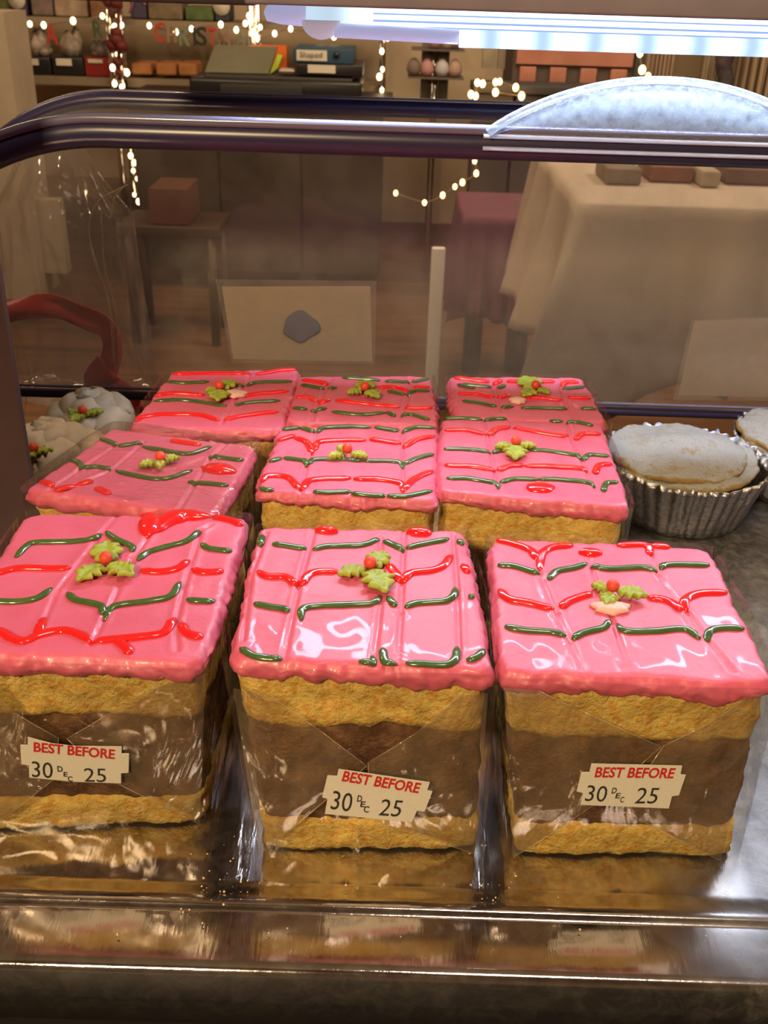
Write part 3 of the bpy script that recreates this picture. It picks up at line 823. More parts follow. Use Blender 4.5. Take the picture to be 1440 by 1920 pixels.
# handle
hl = at_y(915, 236, YF-.006); hp = at_y(1248, 152, YF-.006)
hx = hp.x; hw_ = hx-hl.x; z0 = ZL+.0045; hh = hp.z-z0
vs = []; fs = []; nA = 40; nB = 10
for i in range(nA+1):
    x = hl.x+2*hw_*i/nA; e = max(0, 1-((x-hx)/hw_)**2)
    zt_ = z0+hh*e**.9
    for j in range(nB+1):
        t = j/nB
        vs.append(Vector((x, YF-.004-.010*t*t+.006*t, z0-.002+(zt_-z0+.002)*t)))
for i in range(nA):
    for j in range(nB): fs.append((i*(nB+1)+j, (i+1)*(nB+1)+j, (i+1)*(nB+1)+j+1, i*(nB+1)+j+1))
ho = mesh('handle', vs, fs, M['frost'], lid); md = ho.modifiers.new('s', 'SOLIDIFY'); md.thickness = .0025
ho['label'] = 'frosted half moon grip'
bead = [vs[i*(nB+1)+nB] for i in range(nA+1)]
MB().tube(bead, .0019, 10).build('handle_bead', M['frost'], lid)

# price cards taped to the lid
M['pocket'] = film('card_pocket', haze=.12, hz2=.16, hazec=(.8, .72, .62), gloss=1.0, rough=.1, bump=.1)
M['card'] = pmat('card_back', (.52, .38, .25), (.56, .42, .28), 8, rough=.8)
def card(label, pock, crd, Y):
    root = thing('price_card', label, 'card', at_y(*crd[3], Y), 'price cards stuck on the lid')
    def pl(name, pts, y, th, mat):
        P = [at_y(x, yy, y) for x, yy in pts]; m = len(P)
        vs = P+[p+Vector((0, th, 0)) for p in P]
        return mesh(name, vs, [tuple(range(m)), tuple(range(m, 2*m))[::-1]]+[(i, (i+1) % m, m+(i+1) % m, m+i) for i in range(m)], mat, root, smooth=False)
    pl('clear_pocket', pock, Y, .0003, M['pocket'])
    pl('card', crd, Y+.0006, .0006, M['card'])
    return root
c1 = card('back of a card with a blue tack blob, above the back row',
          [(404, 524), (706, 527), (703, 682), (434, 680)], [(416, 538), (694, 537), (698, 678), (437, 673)], YB+.004)
c2 = card('plain card at the right edge above the pie',
          [(1296, 600), (1475, 592), (1470, 752), (1262, 750)], [(1302, 603), (1470, 597), (1465, 745), (1272, 741)], YB+.004)
# tack blob
bt = pmat('blue_tack', (.10, .10, .16), (.13, .13, .2), 60, rough=.7, bump=.4)
p = at_y(563, 613, YB+.0032); mb = MB()
outer = [(at_y(563+34*math.cos(a)*(1+.12*math.sin(3*a+1)), 613+27*math.sin(a)*(1+.12*math.cos(4*a)), YB+.0030)) for a in [2*math.pi*k/40 for k in range(40)]]
rings = [[q+Vector((0, .0012, 0)) for q in outer], outer]+[[p+(q-p)*s-Vector((0, .0008*(1-s*s), 0)) for q in outer] for s in (.85, .6, .3, .08)]
v, f = loft(rings); mesh('tack_blob', v, f, bt, c1)

# ------------------------------------------------------------------ dark end post, cream cakes behind
p = Vector((0, .392, 0))
pt = MB()
xb = at_y(62, 930, p.y).x
vs = [(-.34, p.y, .0), (xb, p.y, 0), (xb-.0005, p.y, .24), (-.34, p.y, .24), (-.34, p.y+.004, 0), (xb, p.y+.004, 0), (xb-.0005, p.y+.004, .24), (-.34, p.y+.004, .24)]
pt.add(vs, [(0,1,2,3),(4,7,6,5),(0,4,5,1),(1,5,6,2),(2,6,7,3),(3,7,4,0)])
po = flatshade(pt.build('end_panel', pmat('dark_smoked_panel', (.05, .028, .028), (.07, .035, .035), 30, rough=.3)))
tag(po, 'dark brown upright panel at the left edge behind the front left slices', 'panel')

M['white_icing'] = pmat('cream_icing', (.62, .50, .34), (.70, .58, .42), 90, rough=.5, bump=.3, bscale=120, sss=.1)
def swirl(label, px, py, Y, r, seed):
    P = at_y(px, py, Y); root = thing('iced_bun', label, 'bun', (P.x, P.y, .001), 'cream iced buns behind the left slices')
    prof = [(r*.8, 0), (r, .008), (r*1.02, .022), (r*.95, .030)]
    MB().lathe(prof, (P.x, P.y, .001), 28).build('bun', M['sponge'], root)
    pts = []; rs = []
    for i in range(90):
        t = i/89; a = t*2*math.pi*2.6+seed; rr = r*.72*(1-t)**.8
        pts.append((P.x+rr*math.cos(a), P.y+rr*math.sin(a), .032+t*.017+.003*math.sin(i*.9))); rs.append(r*.44*(1-t*.55)*(1+.12*math.sin(i*.75)))
    MB().tube(pts, rs, 14).build('icing_swirl', M['white_icing'], root)
    b = Vector((P.x, P.y-r*.75, .044))
    for a in (2.6, .5, 4.4):
        leaf(b, b+Vector((math.cos(a), math.sin(a), 0))*.011, root, .001)
    bm = bmesh.new(); bmesh.ops.create_uvsphere(bm, u_segments=14, v_segments=10, radius=.0024); bm.verts.index_update()
    mesh('sugar_berry', [v.co+b+Vector((0, 0, .0042)) for v in bm.verts], [tuple(v.index for v in f_.verts) for f_ in bm.faces], M['berry'], root); bm.free()
    return root
swirl('cream iced bun with holly beside the dark panel', 92, 850, .452, .025, 0)
swirl('cream iced bun behind the other bun, nearer the pink slices', 178, 800, .498, .023, 1.5)

# clear bag with red ribbon behind the left slices
M['bagclear'] = film('clear_gift_bag', haze=.05, hz2=.20, hazec=(.7, .6, .5), gloss=1.5, rough=.08, bump=1.0, bscale=12, hscale=14, sx=(1.4, 1, .5), bdist=.02)
bc = at_y(120, 700, .60)
gb = thing('gift_bag', 'crinkled clear gift bag gathered with a red ribbon at the left', 'gift bag', (bc.x, .63, .0))
rings = []
for i in range(34):
    t = i/33; z = .0+.165*t; o = []
    rad = .050*(1-.25*t) if t < .7 else .050*(.825-.5*math.sin((t-.7)/.3*math.pi/2))
    for k in range(90):
        a = 2*math.pi*k/90
        r = rad*(1+.06*math.sin(a*9+2*math.sin(t*4))+.10*noise.noise(Vector((math.cos(a)*3, math.sin(a)*3, t*3))))
        o.append(Vector((bc.x+r*math.cos(a), .63+r*.6*math.sin(a), z+.0)))
    rings.append(o)
v, f = loft(rings, True, False); mesh('clear_film', v, f, M['bagclear'], gb)
for pts in ([(240, 346), (215, 358), (185, 375), (168, 412), (170, 455), (185, 505), (203, 560), (212, 620), (216, 700)],
            [(232, 350), (214, 372), (207, 410), (190, 395), (192, 440), (196, 500), (212, 560), (222, 620), (222, 690)],
            [(168, 455), (180, 500), (198, 545), (207, 600), (212, 680)], [(60, 690), (50, 745), (44, 790)], [(100, 695), (130, 745), (178, 808)]):
    MB().tube(catmull([at_y(x, y, .592) for x, y in pts], .01), .00032, 6).build('film_crease', M['bag_edge'], gb)
M['ribbon'] = pmat('red_ribbon', (.78, .05, .035), (.88, .10, .06), 30, rough=.35, sss=.1)
def ribbon(name, pts, Y, w, parent):
    C = catmull([at_y(x, y, Y) for x, y in pts], .004); vs = []; fs = []
    for i, c in enumerate(C):
        t = (C[min(i+1, len(C)-1)]-C[max(0, i-1)]).normalized(); s = Vector((-t.z, 0, t.x))
        ww = w*(1+.35*noise.noise(c*40))
        for k in range(5):
            vs.append(c+s*ww*(k/4-.5)+Vector((0, .003*math.sin(k*1.6+i*.3), 0)))
    for i in range(len(C)-1):
        for k in range(4): fs.append((i*5+k, (i+1)*5+k, (i+1)*5+k+1, i*5+k+1))
    o = mesh(name, vs, fs, M['ribbon'], parent); md = o.modifiers.new('s', 'SOLIDIFY'); md.thickness = .0006; return o
ribbon('ribbon', [(-20, 595), (40, 582), (100, 575), (150, 590), (200, 612), (212, 650), (205, 680), (200, 720), (235, 740), (255, 780)], .60, .013, gb)
ribbon('ribbon_tail', [(205, 690), (180, 715), (190, 735), (215, 745)], .598, .020, gb)

# ------------------------------------------------------------------ LED light
M['led'] = None
def ledm(name, base, s1, s2, scale):
    m, nt, out = newmat(name); e = N(nt, 'ShaderNodeEmission'); e.inputs[0].default_value = (*base, 1)
    g = N(nt, 'ShaderNodeNewGeometry'); sp = N(nt, 'ShaderNodeSeparateXYZ'); nt.links.new(g.outputs['Position'], sp.inputs[0])
    mu = N(nt, 'ShaderNodeMath', operation='MULTIPLY'); mu.inputs[1].default_value = 2*math.pi/scale; nt.links.new(sp.outputs[0], mu.inputs[0])
    gm = N(nt, 'ShaderNodeMapRange', interpolation_type='SMOOTHSTEP'); gm.inputs[1].default_value = at_y(570, 40, YL).x; gm.inputs[2].default_value = at_y(800, 40, YL).x; gm.inputs[3].default_value = .28; gm.inputs[4].default_value = 1
    nt.links.new(sp.outputs[0], gm.inputs[0])
    sn = N(nt, 'ShaderNodeMath', operation='SINE'); nt.links.new(mu.outputs[0], sn.inputs[0])
    mr = N(nt, 'ShaderNodeMapRange'); mr.inputs[1].default_value = -1; mr.inputs[2].default_value = 1; mr.inputs[3].default_value = s1; mr.inputs[4].default_value = s2
    nt.links.new(sn.outputs[0], mr.inputs[0]); m9 = N(nt, 'ShaderNodeMath', operation='MULTIPLY'); nt.links.new(mr.outputs[0], m9.inputs[0]); nt.links.new(gm.outputs[0], m9.inputs[1]); nt.links.new(m9.outputs[0], e.inputs[1]); nt.links.new(e.outputs[0], out.inputs[0]); return m
YL = .455
LA = at_y(500, 28, YL); 
led = thing('led_strip_light', 'lit white LED strip light under the shelf above the lid', 'light', (LA.x, YL, LA.z+.012))
zc = at_y(720, 32, YL).z
def lx(px): return at_y(px, 40, YL).x
housing = pmat('white_plastic_housing', (.6, .6, .8), rough=.35, emis=(.62, .66, 1.0), es=.28)  # emission stands in for LED light coming through the plastic
rl = .0043
MB().tube([(lx(496), YL+.001, zc+.001), (lx(503), YL+.001, zc+.0005), (lx(528), YL, zc), (lx(560), YL, zc), (lx(575), YL, zc)], [.001, .0034, rl*.9, rl, rl], 20).build('end_housing', housing, led)
MB().tube([(lx(575), YL, zc), (.1, YL, zc), (.55, YL, zc)], [rl, rl, rl], 24).build('diffuser', ledm('led_diffuser', (.66, .83, 1.0), 1.25, 1.75, .0210), led)
MB().tube([(lx(862), YL-.004, zc-.0068), (.55, YL-.004, zc-.0068)], .0033, 16).build('lower_diffuser', ledm('led_lower', (.56, .76, 1.0), .55, 1.7, .0210), led)
ridge = emat('diffuser_ridge_glow', (.35, .5, .95), .55)
for dy, dz in ((-.0040, -.0012), (-.0038, .0012), (-.0033, -.0034)):
    MB().tube([(lx(700), YL+dy, zc+dz), (.55, YL+dy, zc+dz)], .00045, 8).build('diffuser_ridge', ridge, led)
MB().tube([(lx(628), YL-.003, zc-.0052), (lx(860), YL-.004, zc-.0062)], .0028, 16).build('cable_trough', housing, led)
bm = bmesh.new(); bmesh.ops.create_uvsphere(bm, u_segments=24, v_segments=14, radius=.0082); bm.verts.index_update()
dpos = Vector((lx(603), YL-.002, zc-.0016))
mesh('sensor_dome', [Vector((v.co.x, v.co.y*.7, min(v.co.z, 0)*.9))+dpos for v in bm.verts], [tuple(v.index for v in f_.verts) for f_ in bm.faces], pmat('dome', (.7, .68, .70), rough=.3, emis=(.9, .88, 1), es=.16), led); bm.free()  # dome emission stands in for light falling on it from the LED
al = area('led_lamp', (.24, YL, zc-.012), (.24, YL-.15, 0), .60, .95, (.70, .82, 1.0), .008)
zs = zc+.0046
hd = thing('display_shelf', 'violet grey shelf board above the LED light with dark front edge', 'shelf', (.1, .5, zs))
MB().box((lx(494), .40, zs), (.6, .62, zs+.018), .001).build('shelf_board', M['hood'], hd)
MB().box((lx(150), .43, at_y(380, 8, .43).z), (lx(494), .55, zs+.018), .001).build('dark_end', pmat('dark_shelf_end', (.03, .02, .018), rough=.5), hd)

# ------------------------------------------------------------------ room furniture
def pbox(name, x0, y0, x1, y1, Y, dep, mat, parent=None, bev=0.0, smooth=False):
    a = at_y((x0+x1)/2, y0, Y); b = at_y((x0+x1)/2, y1, Y)
    xa = at_y(x0, (y0+y1)/2, Y).x; xb_ = at_y(x1, (y0+y1)/2, Y).x
    o = MB().box((xa, Y, min(a.z, b.z)), (xb_, Y+dep, max(a.z, b.z)), bev).build(name, mat, parent)
    if not bev: flatshade(o)
    return o
def col(n, c, **k): return pmat(n, c, rough=k.pop('rough', .7), **k)

# wall shelving at the left with chrome posts
SY = 4.25
shelf = thing('wall_shelving', 'long metal shelving along the back wall with chrome posts', 'shelving', (at_y(300, 150, SY).x, SY, FZ))
shm = col('shelf_metal', (.25, .19, .13)); zsh = at_y(200, 146, SY).z; zs2 = at_y(200, 36, SY).z; xl_ = at_y(-40, 140, SY).x; xr_ = at_y(722, 140, SY).x
flatshade(MB().box((xl_, SY, zsh-.03), (xr_, SY+.32, zsh)).build('shelf_board', shm, shelf))
flatshade(MB().box((xl_, SY+.04, zs2-.02), (xr_, SY+.32, zs2)).build('shelf_board', shm, shelf))
flatshade(MB().box((xl_, SY+.02, zsh-.46), (xr_, SY+.32, zsh-.43)).build('shelf_board', shm, shelf))
for px in (207, 228, 472, 484, 718):
    q = at_y(px, 80, SY-.02)
    MB().tube([(q.x, SY-.02, FZ), (q.x, SY-.02, .6)], .013, 12).build('post', M['chrome'], shelf)
def storage(label, x0, x1, y0, y1, c, tagpx, g='labelled storage boxes on the left shelf'):
    a = at_y(x0, y1, SY+.02)
    r = thing('storage_box', label, 'box', (a.x, SY+.02, zsh), g)
    xa = at_y(x0, y1, SY+.02).x; xb_ = at_y(x1, y1, SY+.02).x; zt_ = at_y((x0+x1)/2, y0, SY+.02).z
    MB().box((xa, SY+.02, zsh+.001), (xb_, SY+.26, zt_), .006).build('box', c, r)
    pbox('label_card', tagpx[0], tagpx[1], tagpx[2], tagpx[3], SY+.012, .004, M['paper'], r)
    return r, xa, xb_, zt_
clutter = [col('c1', (.16, .12, .1)), col('c2', (.30, .24, .2)), col('c3', (.10, .07, .06)), col('c4', (.42, .36, .3))]
for i, (lab, x0, x1, y0, y1, c, t) in enumerate((
    ('black storage box with a white label at the left end of the shelf', 44, 96, 107, 136, M['black'], (43, 110, 72, 122)),
    ('black storage box with a white label between the other two boxes', 99, 158, 107, 136, M['black'], (105, 110, 134, 123)),
    ('red storage box with a white label beside the chrome posts', 160, 210, 108, 137, col('red_box', (.30, .02, .015)), (165, 111, 192, 118)))):
    r, xa, xb_, zt_ = storage(lab, x0, x1, y0, y1, c, t)
    random.seed(i+20)
    mbk = MB()
    for k in range(14):
        x = xa+.03+(xb_-xa-.06)*(k+.5)/14; h = random.uniform(.04, .11)*(.6 if i == 2 else 1)
        mbk.lathe([(.008, 0), (.02, h*.3), (.024, h*.6), (.012, h*.85), (.004, h)], (x, SY+.10+random.uniform(-.04, .05), zt_-.006), 10)
    tag(mbk.build('wrapped_sweets', pmat('wrap', [(.14, .10, .08), (.22, .17, .14), (.08, .06, .05)][i], [(.5, .42, .36), (.5, .42, .34), (.2, .16, .15)][i], 22, rough=.5)), ['small wrapped sweets heaped in the left black box', 'small wrapped sweets heaped in the middle black box', 'small dark sweets heaped in the red box'][i], 'sweets', kind='stuff')
# upper shelf goods
for (lab, nm, x0, y0, x1, y1, c) in (
    ('green printed bag at the top left corner above the boxes', 'gift_pack', -8, -20, 20, 30, (.16, .17, .05)),
    ('dark bag with a white oval badge on the upper shelf', 'gift_pack', 20, -20, 52, 33, (.06, .05, .09)),
    ('mauve printed pack on the upper shelf', 'gift_pack', 60, -20, 100, 30, (.24, .17, .16)),
    ('pale speckled pack on the upper shelf beside the mauve one', 'gift_pack', 103, -20, 165, 31, (.45, .33, .24)),
    ('orange brown carton with frosting on the upper shelf by the posts', 'gift_pack', 170, -20, 203, 30, (.40, .20, .11)),
    ('dark blue pack with pink straps between the two sets of posts', 'gift_pack', 245, -20, 275, 34, (.07, .06, .11)),
    ('grey brown dotted box on the upper shelf', 'gift_pack', 278, -20, 342, 38, (.22, .16, .10)),
    ('green patterned pack beside the dotted box', 'gift_pack', 347, 12, 400, 45, (.10, .15, .05)),
    ('navy pouch with a round white badge beside the green pack', 'gift_pack', 403, 8, 430, 42, (.06, .06, .10))):
    a = at_y((x0+x1)/2, y1, SY+.06)
    r = thing(nm, lab, 'package', (a.x, SY+.06, zs2), 'packages on the upper shelf')
    xa = at_y(x0, 30, SY+.06).x; xb_ = at_y(x1, 30, SY+.06).x; zt_ = at_y((x0+x1)/2, y0, SY+.06).z
    MB().box((xa, SY+.06, zs2+.001), (xb_, SY+.20, zt_), .008).build('pack', pmat('pk', c, tuple(x*.6 for x in c), 25, rough=.7), r)
    if 'badge' in lab:
        cx, cz = (xa+xb_)/2, zs2+.055
        MB().tube([(cx, SY+.050, cz), (cx, SY+.060, cz)], .032, 24).build('badge', col('bdg', (.6, .55, .5)), r)
    if 'straps' in lab:
        MB().tube([(xa, SY+.055, zs2+.02), ((xa+xb_)/2, SY+.05, zs2+.10), (xb_, SY+.055, zs2+.05)], .006, 8).build('pink_strap', col('ps', (.45, .15, .3)), r)
# terracotta pots/boxes between posts
for k, (x0, x1) in enumerate(((246, 284), (292, 330), (334, 368))):
    r = pbox('terracotta_planter', x0, 118, x1, 141+k*.8, SY+.03, .16, pmat('terracotta', (.42, .16, .05), (.5, .22, .08), 20, rough=.8), None, .01)
    tag(r, ['orange brown planter nearest the chrome posts', 'orange brown planter between the other two planters', 'orange brown planter next to the printer'][k], 'planter', 'orange brown planters on the shelf')
# garland letters
garc = dict(red=(.55, .06, .04), dkgreen=(.07, .10, .05), pale=(.22, .26, .18), black=(.03, .03, .025), faded=(.35, .22, .16))
glist = [('A', 97, 64, 32, 'red', 'red letter A hanging over the left boxes'), ('R', 184, 55, 28, 'dkgreen', 'green letter R hanging over the red box'),
         ('C', 300, 60, 31, 'red', 'red letter C after the chrome posts'), ('H', 322, 64, 26, 'faded', 'faded letter H next to the red C'), ('R', 346, 68, 30, 'pale', 'pale green letter R in the word on the wall'),
         ('I', 365, 69, 28, 'black', 'dark letter I between R and S'), ('S', 378, 68, 30, 'black', 'dark letter S next to the I'), ('T', 398, 68, 28, 'red', 'red letter T after the S'),
         ('M', 420, 70, 27, 'faded', 'faded letter M above the folder stand'), ('A', 452, 72, 24, 'pale', 'pale letter A at the end of the word')]
for (ch, px, py, hpx, c, lab) in glist:
    uv, fs = textmesh(ch, .02)
    cpt = at_y(px, py, SY-.06); s = hpx/F_PX*4.4*.95; wdt = s*(.62 if ch != 'I' else .16) * (1.15 if ch == 'M' else 1)
    vs = [Vector((cpt.x+(u-.5)*wdt, SY-.06, cpt.z+(v-.5)*s)) for u, v in uv]
    o = mesh('garland_letter', vs, fs, col('g'+ch+c, garc[c]), None, smooth=False); md = o.modifiers.new('s', 'SOLIDIFY'); md.thickness = .006
    tag(o, lab, 'letter', 'letters of the hanging festive garland')

# fairy lights
bulb = emat('fairy_bulb', (1.0, .70, .36), 4.5)
bulb2 = emat('fairy_bulb_amber', (1.0, .5, .16), 7)
wire = col('fairy_wire', (.25, .2, .12))
def lights(lab, pts, Y, mat, r=.009):
    P = [at_y(x, y, Y) for x, y in pts]
    root = thing('fairy_light_string', lab, 'fairy lights', P[0], 'strings of fairy lights')
    MB().tube(catmull(P, .05), .0022, 6).build('wire', wire, root)
    for q in P:
        bm = bmesh.new(); bmesh.ops.create_uvsphere(bm, u_segments=10, v_segments=8, radius=r*random.uniform(.8, 1.15)); bm.verts.index_update()
        mesh('bulb', [Vector((v.co.x, v.co.y, v.co.z*1.3))+q for v in bm.verts], [tuple(v.index for v in f_.verts) for f_ in bm.faces], mat, root); bm.free()
lights('fairy lights wound down the left chrome posts', [(225, 6), (222, 30), (228, 47), (215, 51), (220, 101), (211, 127), (238, 136), (215, 157), (228, 163), (245, 292), (252, 305), (250, 320), (257, 335), (268, 350), (252, 365), (260, 378), (272, 395)], SY-.05, bulb)
lights('fairy lights strung above the labelled boxes', [(30, 52), (56, 45), (82, 47), (137, 39), (192, 30)], SY-.05, bulb)
lights('fairy lights strung along the letters', [(280, 48), (330, 60), (359, 54), (414, 46), (443, 56), (460, 44)], SY-.05, bulb)
lights('fairy lights wound on the second pair of posts', [(467, 30), (470, 40), (488, 51), (474, 61), (482, 72), (515, 63), (545, 54), (600, 64), (626, 68)], SY-.05, bulb)
lights('fairy lights hanging down the post right of the printer', [(727, 71), (716, 96), (717, 130), (711, 144), (716, 169)], SY-.05, bulb)
lights('amber fairy lights on the low dark cabinet', [(883, 177), (892, 180), (895, 155), (905, 157), (929, 154), (937, 153), (967, 164), (978, 180), (929, 173)], 3.75, bulb2, .010)
lights('amber fairy lights beside the curtain', [(1200, 100), (1204, 131), (1215, 143)], 3.75, bulb2, .011)
lights('amber fairy lights hanging low in front of the dark cabinet', [(890, 302), (893, 325), (867, 342), (853, 350), (830, 366), (796, 380), (742, 362)], 3.70, bulb2, .008)

# printer / desk
DY = 3.85
desk = thing('desk', 'dark brown desk under the black printer', 'desk', (at_y(520, 200, DY).x, DY, FZ))
zd = at_y(520, 186, DY).z; dm = col('desk_brown', (.02, .013, .010), rough=.5)
xa = at_y(235, 200, DY).x; xb_ = at_y(735, 200, DY).x
flatshade(MB().box((xa, DY-.05, zd-.03), (xb_, DY+.36, zd)).build('desk_top', dm, desk))
for k, (f0, f1) in enumerate(((0, .34), (.34, .67), (.67, 1))):
    flatshade(MB().box((xa+.02+(xb_-xa-.04)*f0, DY, FZ+.08), (xa+.02+(xb_-xa-.04)*f1-.01, DY+.34, zd-.032)).build('cupboard', dm, desk))
prn = thing('printer', 'black office printer on the desk behind the lid', 'printer', (at_y(520, 186, DY).x, DY+.02, zd))
MB().box((at_y(352, 160, DY).x, DY+.02, zd+.001), (at_y(678, 160, DY).x, DY+.34, at_y(520, 151, DY).z), .012).build('body', M['black'], prn)
pbox('output_tray', 412, 160, 566, 178, DY-.01, .03, col('pt', (.03, .028, .026)), prn, .004)
pbox('scanner_lid', 384, 144, 660, 152, DY+.04, .30, col('pl', (.05, .045, .045)), prn, .004)
zpt = at_y(520, 137, DY).z
# folder stand
a0, a1, b0_, b1_ = at_y(402, 85, DY+.2), at_y(520, 88, DY+.2), at_y(384, 135, DY+.08), at_y(503, 138, DY+.08)
v = [a0, a1, b1_, b0_]; vs = v+[q+Vector((0, .025, 0)) for q in v]
fo = mesh('document_folder', vs, [(0,1,2,3),(7,6,5,4),(0,4,5,1),(1,5,6,2),(2,6,7,3),(3,7,4,0)], pmat('greygreen', (.15, .15, .10), (.18, .17, .12), 10, rough=.6), None, smooth=False)
tag(fo, 'large grey green folder leaning on top of the printer', 'folder')
tag(pbox('orange_folder', 470, 85, 537, 128, DY+.26, .02, col('or', (.95, .18, .02)), None), 'bright orange folder behind the grey green one', 'folder')
v = [at_y(520, 102, DY+.15), at_y(530, 104, DY+.15), at_y(520, 128, DY+.1), at_y(505, 140, DY+.1)]; vs = v+[q+Vector((0, .02, 0)) for q in v]
tag(mesh('paper_sheaf', vs, [(0,1,2,3),(7,6,5,4),(0,4,5,1),(1,5,6,2),(2,6,7,3),(3,7,4,0)], col('gr', (.38, .55, .06)), None, smooth=False), 'lime green papers sticking out of the folder', 'papers')
tag(pbox('crumpled_paper', 522, 130, 552, 138, DY+.05, .08, col('cw', (.5, .42, .34)), None, .008), 'crumpled white paper between the folder and the binders', 'paper')
bn = thing('ring_binder', 'blue ring binder lying on the black one, handwritten spine label', 'binder', at_y(606, 118, DY+.06), 'ring binders on the printer')
pbox('cover', 549, 92, 663, 120, DY+.06, .26, col('bb', (.025, .07, .13)), bn, .004)
pbox('spine_label', 556, 94, 613, 114, DY+.055, .004, M['paper'], bn)
MB().tube([at_y(631, 103, DY+.055), at_y(631, 103, DY+.062)], .011, 16).build('finger_hole', M['black'], bn)
uv, fs = textmesh('Shaped', 0); o_ = at_y(562, 110, DY+.050); a_ = at_y(604, 111, DY+.050); t_ = at_y(562, 97, DY+.050)
mesh('handwriting', [o_+(a_-o_)*u+(t_-o_)*w for u, w in uv], fs, M['ink_black'], bn, smooth=False)
bn2 = thing('ring_binder', 'black ring binder under the blue one with a blank spine label', 'binder', at_y(620, 146, DY+.05), 'ring binders on the printer')
pbox('cover', 556, 121, 680, 143, DY+.05, .28, M['black'], bn2, .004)
pbox('spine_label', 577, 122, 629, 137, DY+.044, .004, M['paper'], bn2)

# glass wall shelf, drawer unit, cabinet, curtains
gs = thing('display_rack', 'slim rack with two small shelves of trinkets on the wall', 'rack', (at_y(816, 200, 4.2).x, 4.2, FZ))
q = at_y(818, 100, 4.2); MB().tube([(q.x, 4.2, FZ), (q.x, 4.2, .3)], .014, 10).build('pole', M['chrome'], gs)
for yy, x0, x1 in ((93, 772, 872), (146, 765, 870)):
    pbox('rack_shelf', x0, yy, x1, yy+3, 4.12, .16, col('rs', (.14, .11, .1)), gs)
pbox('back_board', 790, 60, 842, 190, 4.26, .02, col('bk', (.2, .17, .14)), gs)
for k, (x, yy, c, lab) in enumerate(((815, 92, (.5, .3, .3), 'pink trinket on the upper rack shelf'), (838, 92, (.55, .45, .35), 'beige trinket on the upper rack shelf'), (852, 92, (.35, .2, .2), 'brown red trinket on the upper rack shelf'),
                                   (775, 145, (.2, .15, .13), 'dark trinket at the left of the lower rack shelf'), (800, 145, (.5, .25, .25), 'rose trinket on the lower rack shelf'), (828, 145, (.5, .5, .52), 'grey trinket on the lower rack shelf'), (852, 145, (.45, .3, .24), 'tan trinket at the right of the lower rack shelf'))):
    q = at_y(x, yy, 4.16); q.z = at_y((770+871)/2, 93 if yy < 100 else 146, 4.12).z+.003; tag(MB().lathe([(.018, 0), (.028, .02), (.022, .045), (.008, .06)], q, 12).build('trinket', col('tk', c)), lab, 'trinket')
du = thing('drawer_unit', 'terracotta coloured drawer unit against the wall', 'drawers', (at_y(1076, 200, 4.0).x, 4.0, FZ))
zt_ = at_y(1076, 78, 4.0).z; xa = at_y(962, 120, 4.0).x; xb_ = at_y(1190, 120, 4.0).x; zm = at_y(1076, 158, 4.0).z
tc = pmat('terracotta_fabric', (.42, .17, .12), (.5, .22, .16), 12, rough=.8)
flatshade(MB().box((xa, 4.0, FZ), (xb_, 4.36, zt_)).build('carcass', col('dkc', (.10, .07, .06)), du))
flatshade(MB().box((xa+.01, 3.985, at_y(1076, 122, 4.0).z), (xb_-.01, 4.0, zt_-.01)).build('drawer', tc, du))
for k in range(4):
    f0 = k/4; MB().box((xa+(xb_-xa)*f0+.025, 3.985, zm), (xa+(xb_-xa)*(f0+.25)-.025, 4.0, at_y(1076, 127, 4.0).z), .004).build('drawer', tc, du)
tag(pbox('wall_post', 1190, 60, 1207, 200, 3.98, .05, col('wp', (.06, .06, .06))), 'narrow dark post beside the terracotta drawers', 'post')
tag(pbox('photo_frame', 905, 92, 930, 128, 4.3, .03, col('pf', (.40, .34, .26))), 'small pale framed picture nearest the trinket rack', 'picture')
tag(pbox('photo_frame', 934, 88, 958, 130, 4.3, .03, col('pf2', (.36, .30, .24))), 'small pale framed picture nearest the terracotta drawers', 'picture')
cb = thing('low_cabinet', 'low dark grey cabinet carrying amber fairy lights', 'cabinet', (at_y(970, 200, 3.8).x, 3.8, FZ))
xa = at_y(886, 180, 3.8).x; xb_ = at_y(1130, 180, 3.8).x; zt_ = at_y(980, 160, 3.8).z
MB().box((xa, 3.8, zt_-.03), (xb_, 3.97, zt_), .004).build('cabinet_top', col('cbt', (.05, .05, .055)), cb)
for k in range(3):
    MB().box((xa+.01+(xb_-xa-.02)*k/3, 3.81, FZ), (xa+(xb_-xa-.02)*(k+1)/3, 3.96, zt_-.032), .003).build('cabinet_door', col('cbd', (.045, .04, .045)), cb)
def curtain(lab, x0, x1, Y, c1, seed):
    xa = at_y(x0, 100, Y).x; xb_ = at_y(x1, 100, Y).x; n = 80; vs = []; fs = []
    for i in range(n+1):
        x = xa+(xb_-xa)*i/n
        for j in range(13):
            z = FZ+.03+1.9*j/12
            vs.append((x, Y+.03*math.sin(i*.55+seed+.3*math.sin(j*.6))+.012*math.sin(i*1.7+seed), z))
    for i in range(n):
        for j in range(12): fs.append((i*13+j, (i+1)*13+j, (i+1)*13+j+1, i*13+j+1))
    o = mesh('curtain', vs, fs, pmat('curtain', c1, tuple(x*.8 for x in c1), 6, rough=.9)); md = o.modifiers.new('s', 'SOLIDIFY'); md.thickness = .004
    return tag(o, lab, 'curtain', 'beige curtains at the right')
curtain('pinkish beige curtain beside the narrow dark post', 1210, 1262, 4.2, (.46, .33, .24), 0)
curtain('beige curtain just left of the dark tinsel', 1325, 1360, 4.2, (.40, .32, .24), 2)
curtain('striped beige curtain at the right edge of the photo', 1382, 1500, 4.2, (.50, .37, .26), 4)
mb = MB()
q0 = at_y(1372, 60, 4.1); 
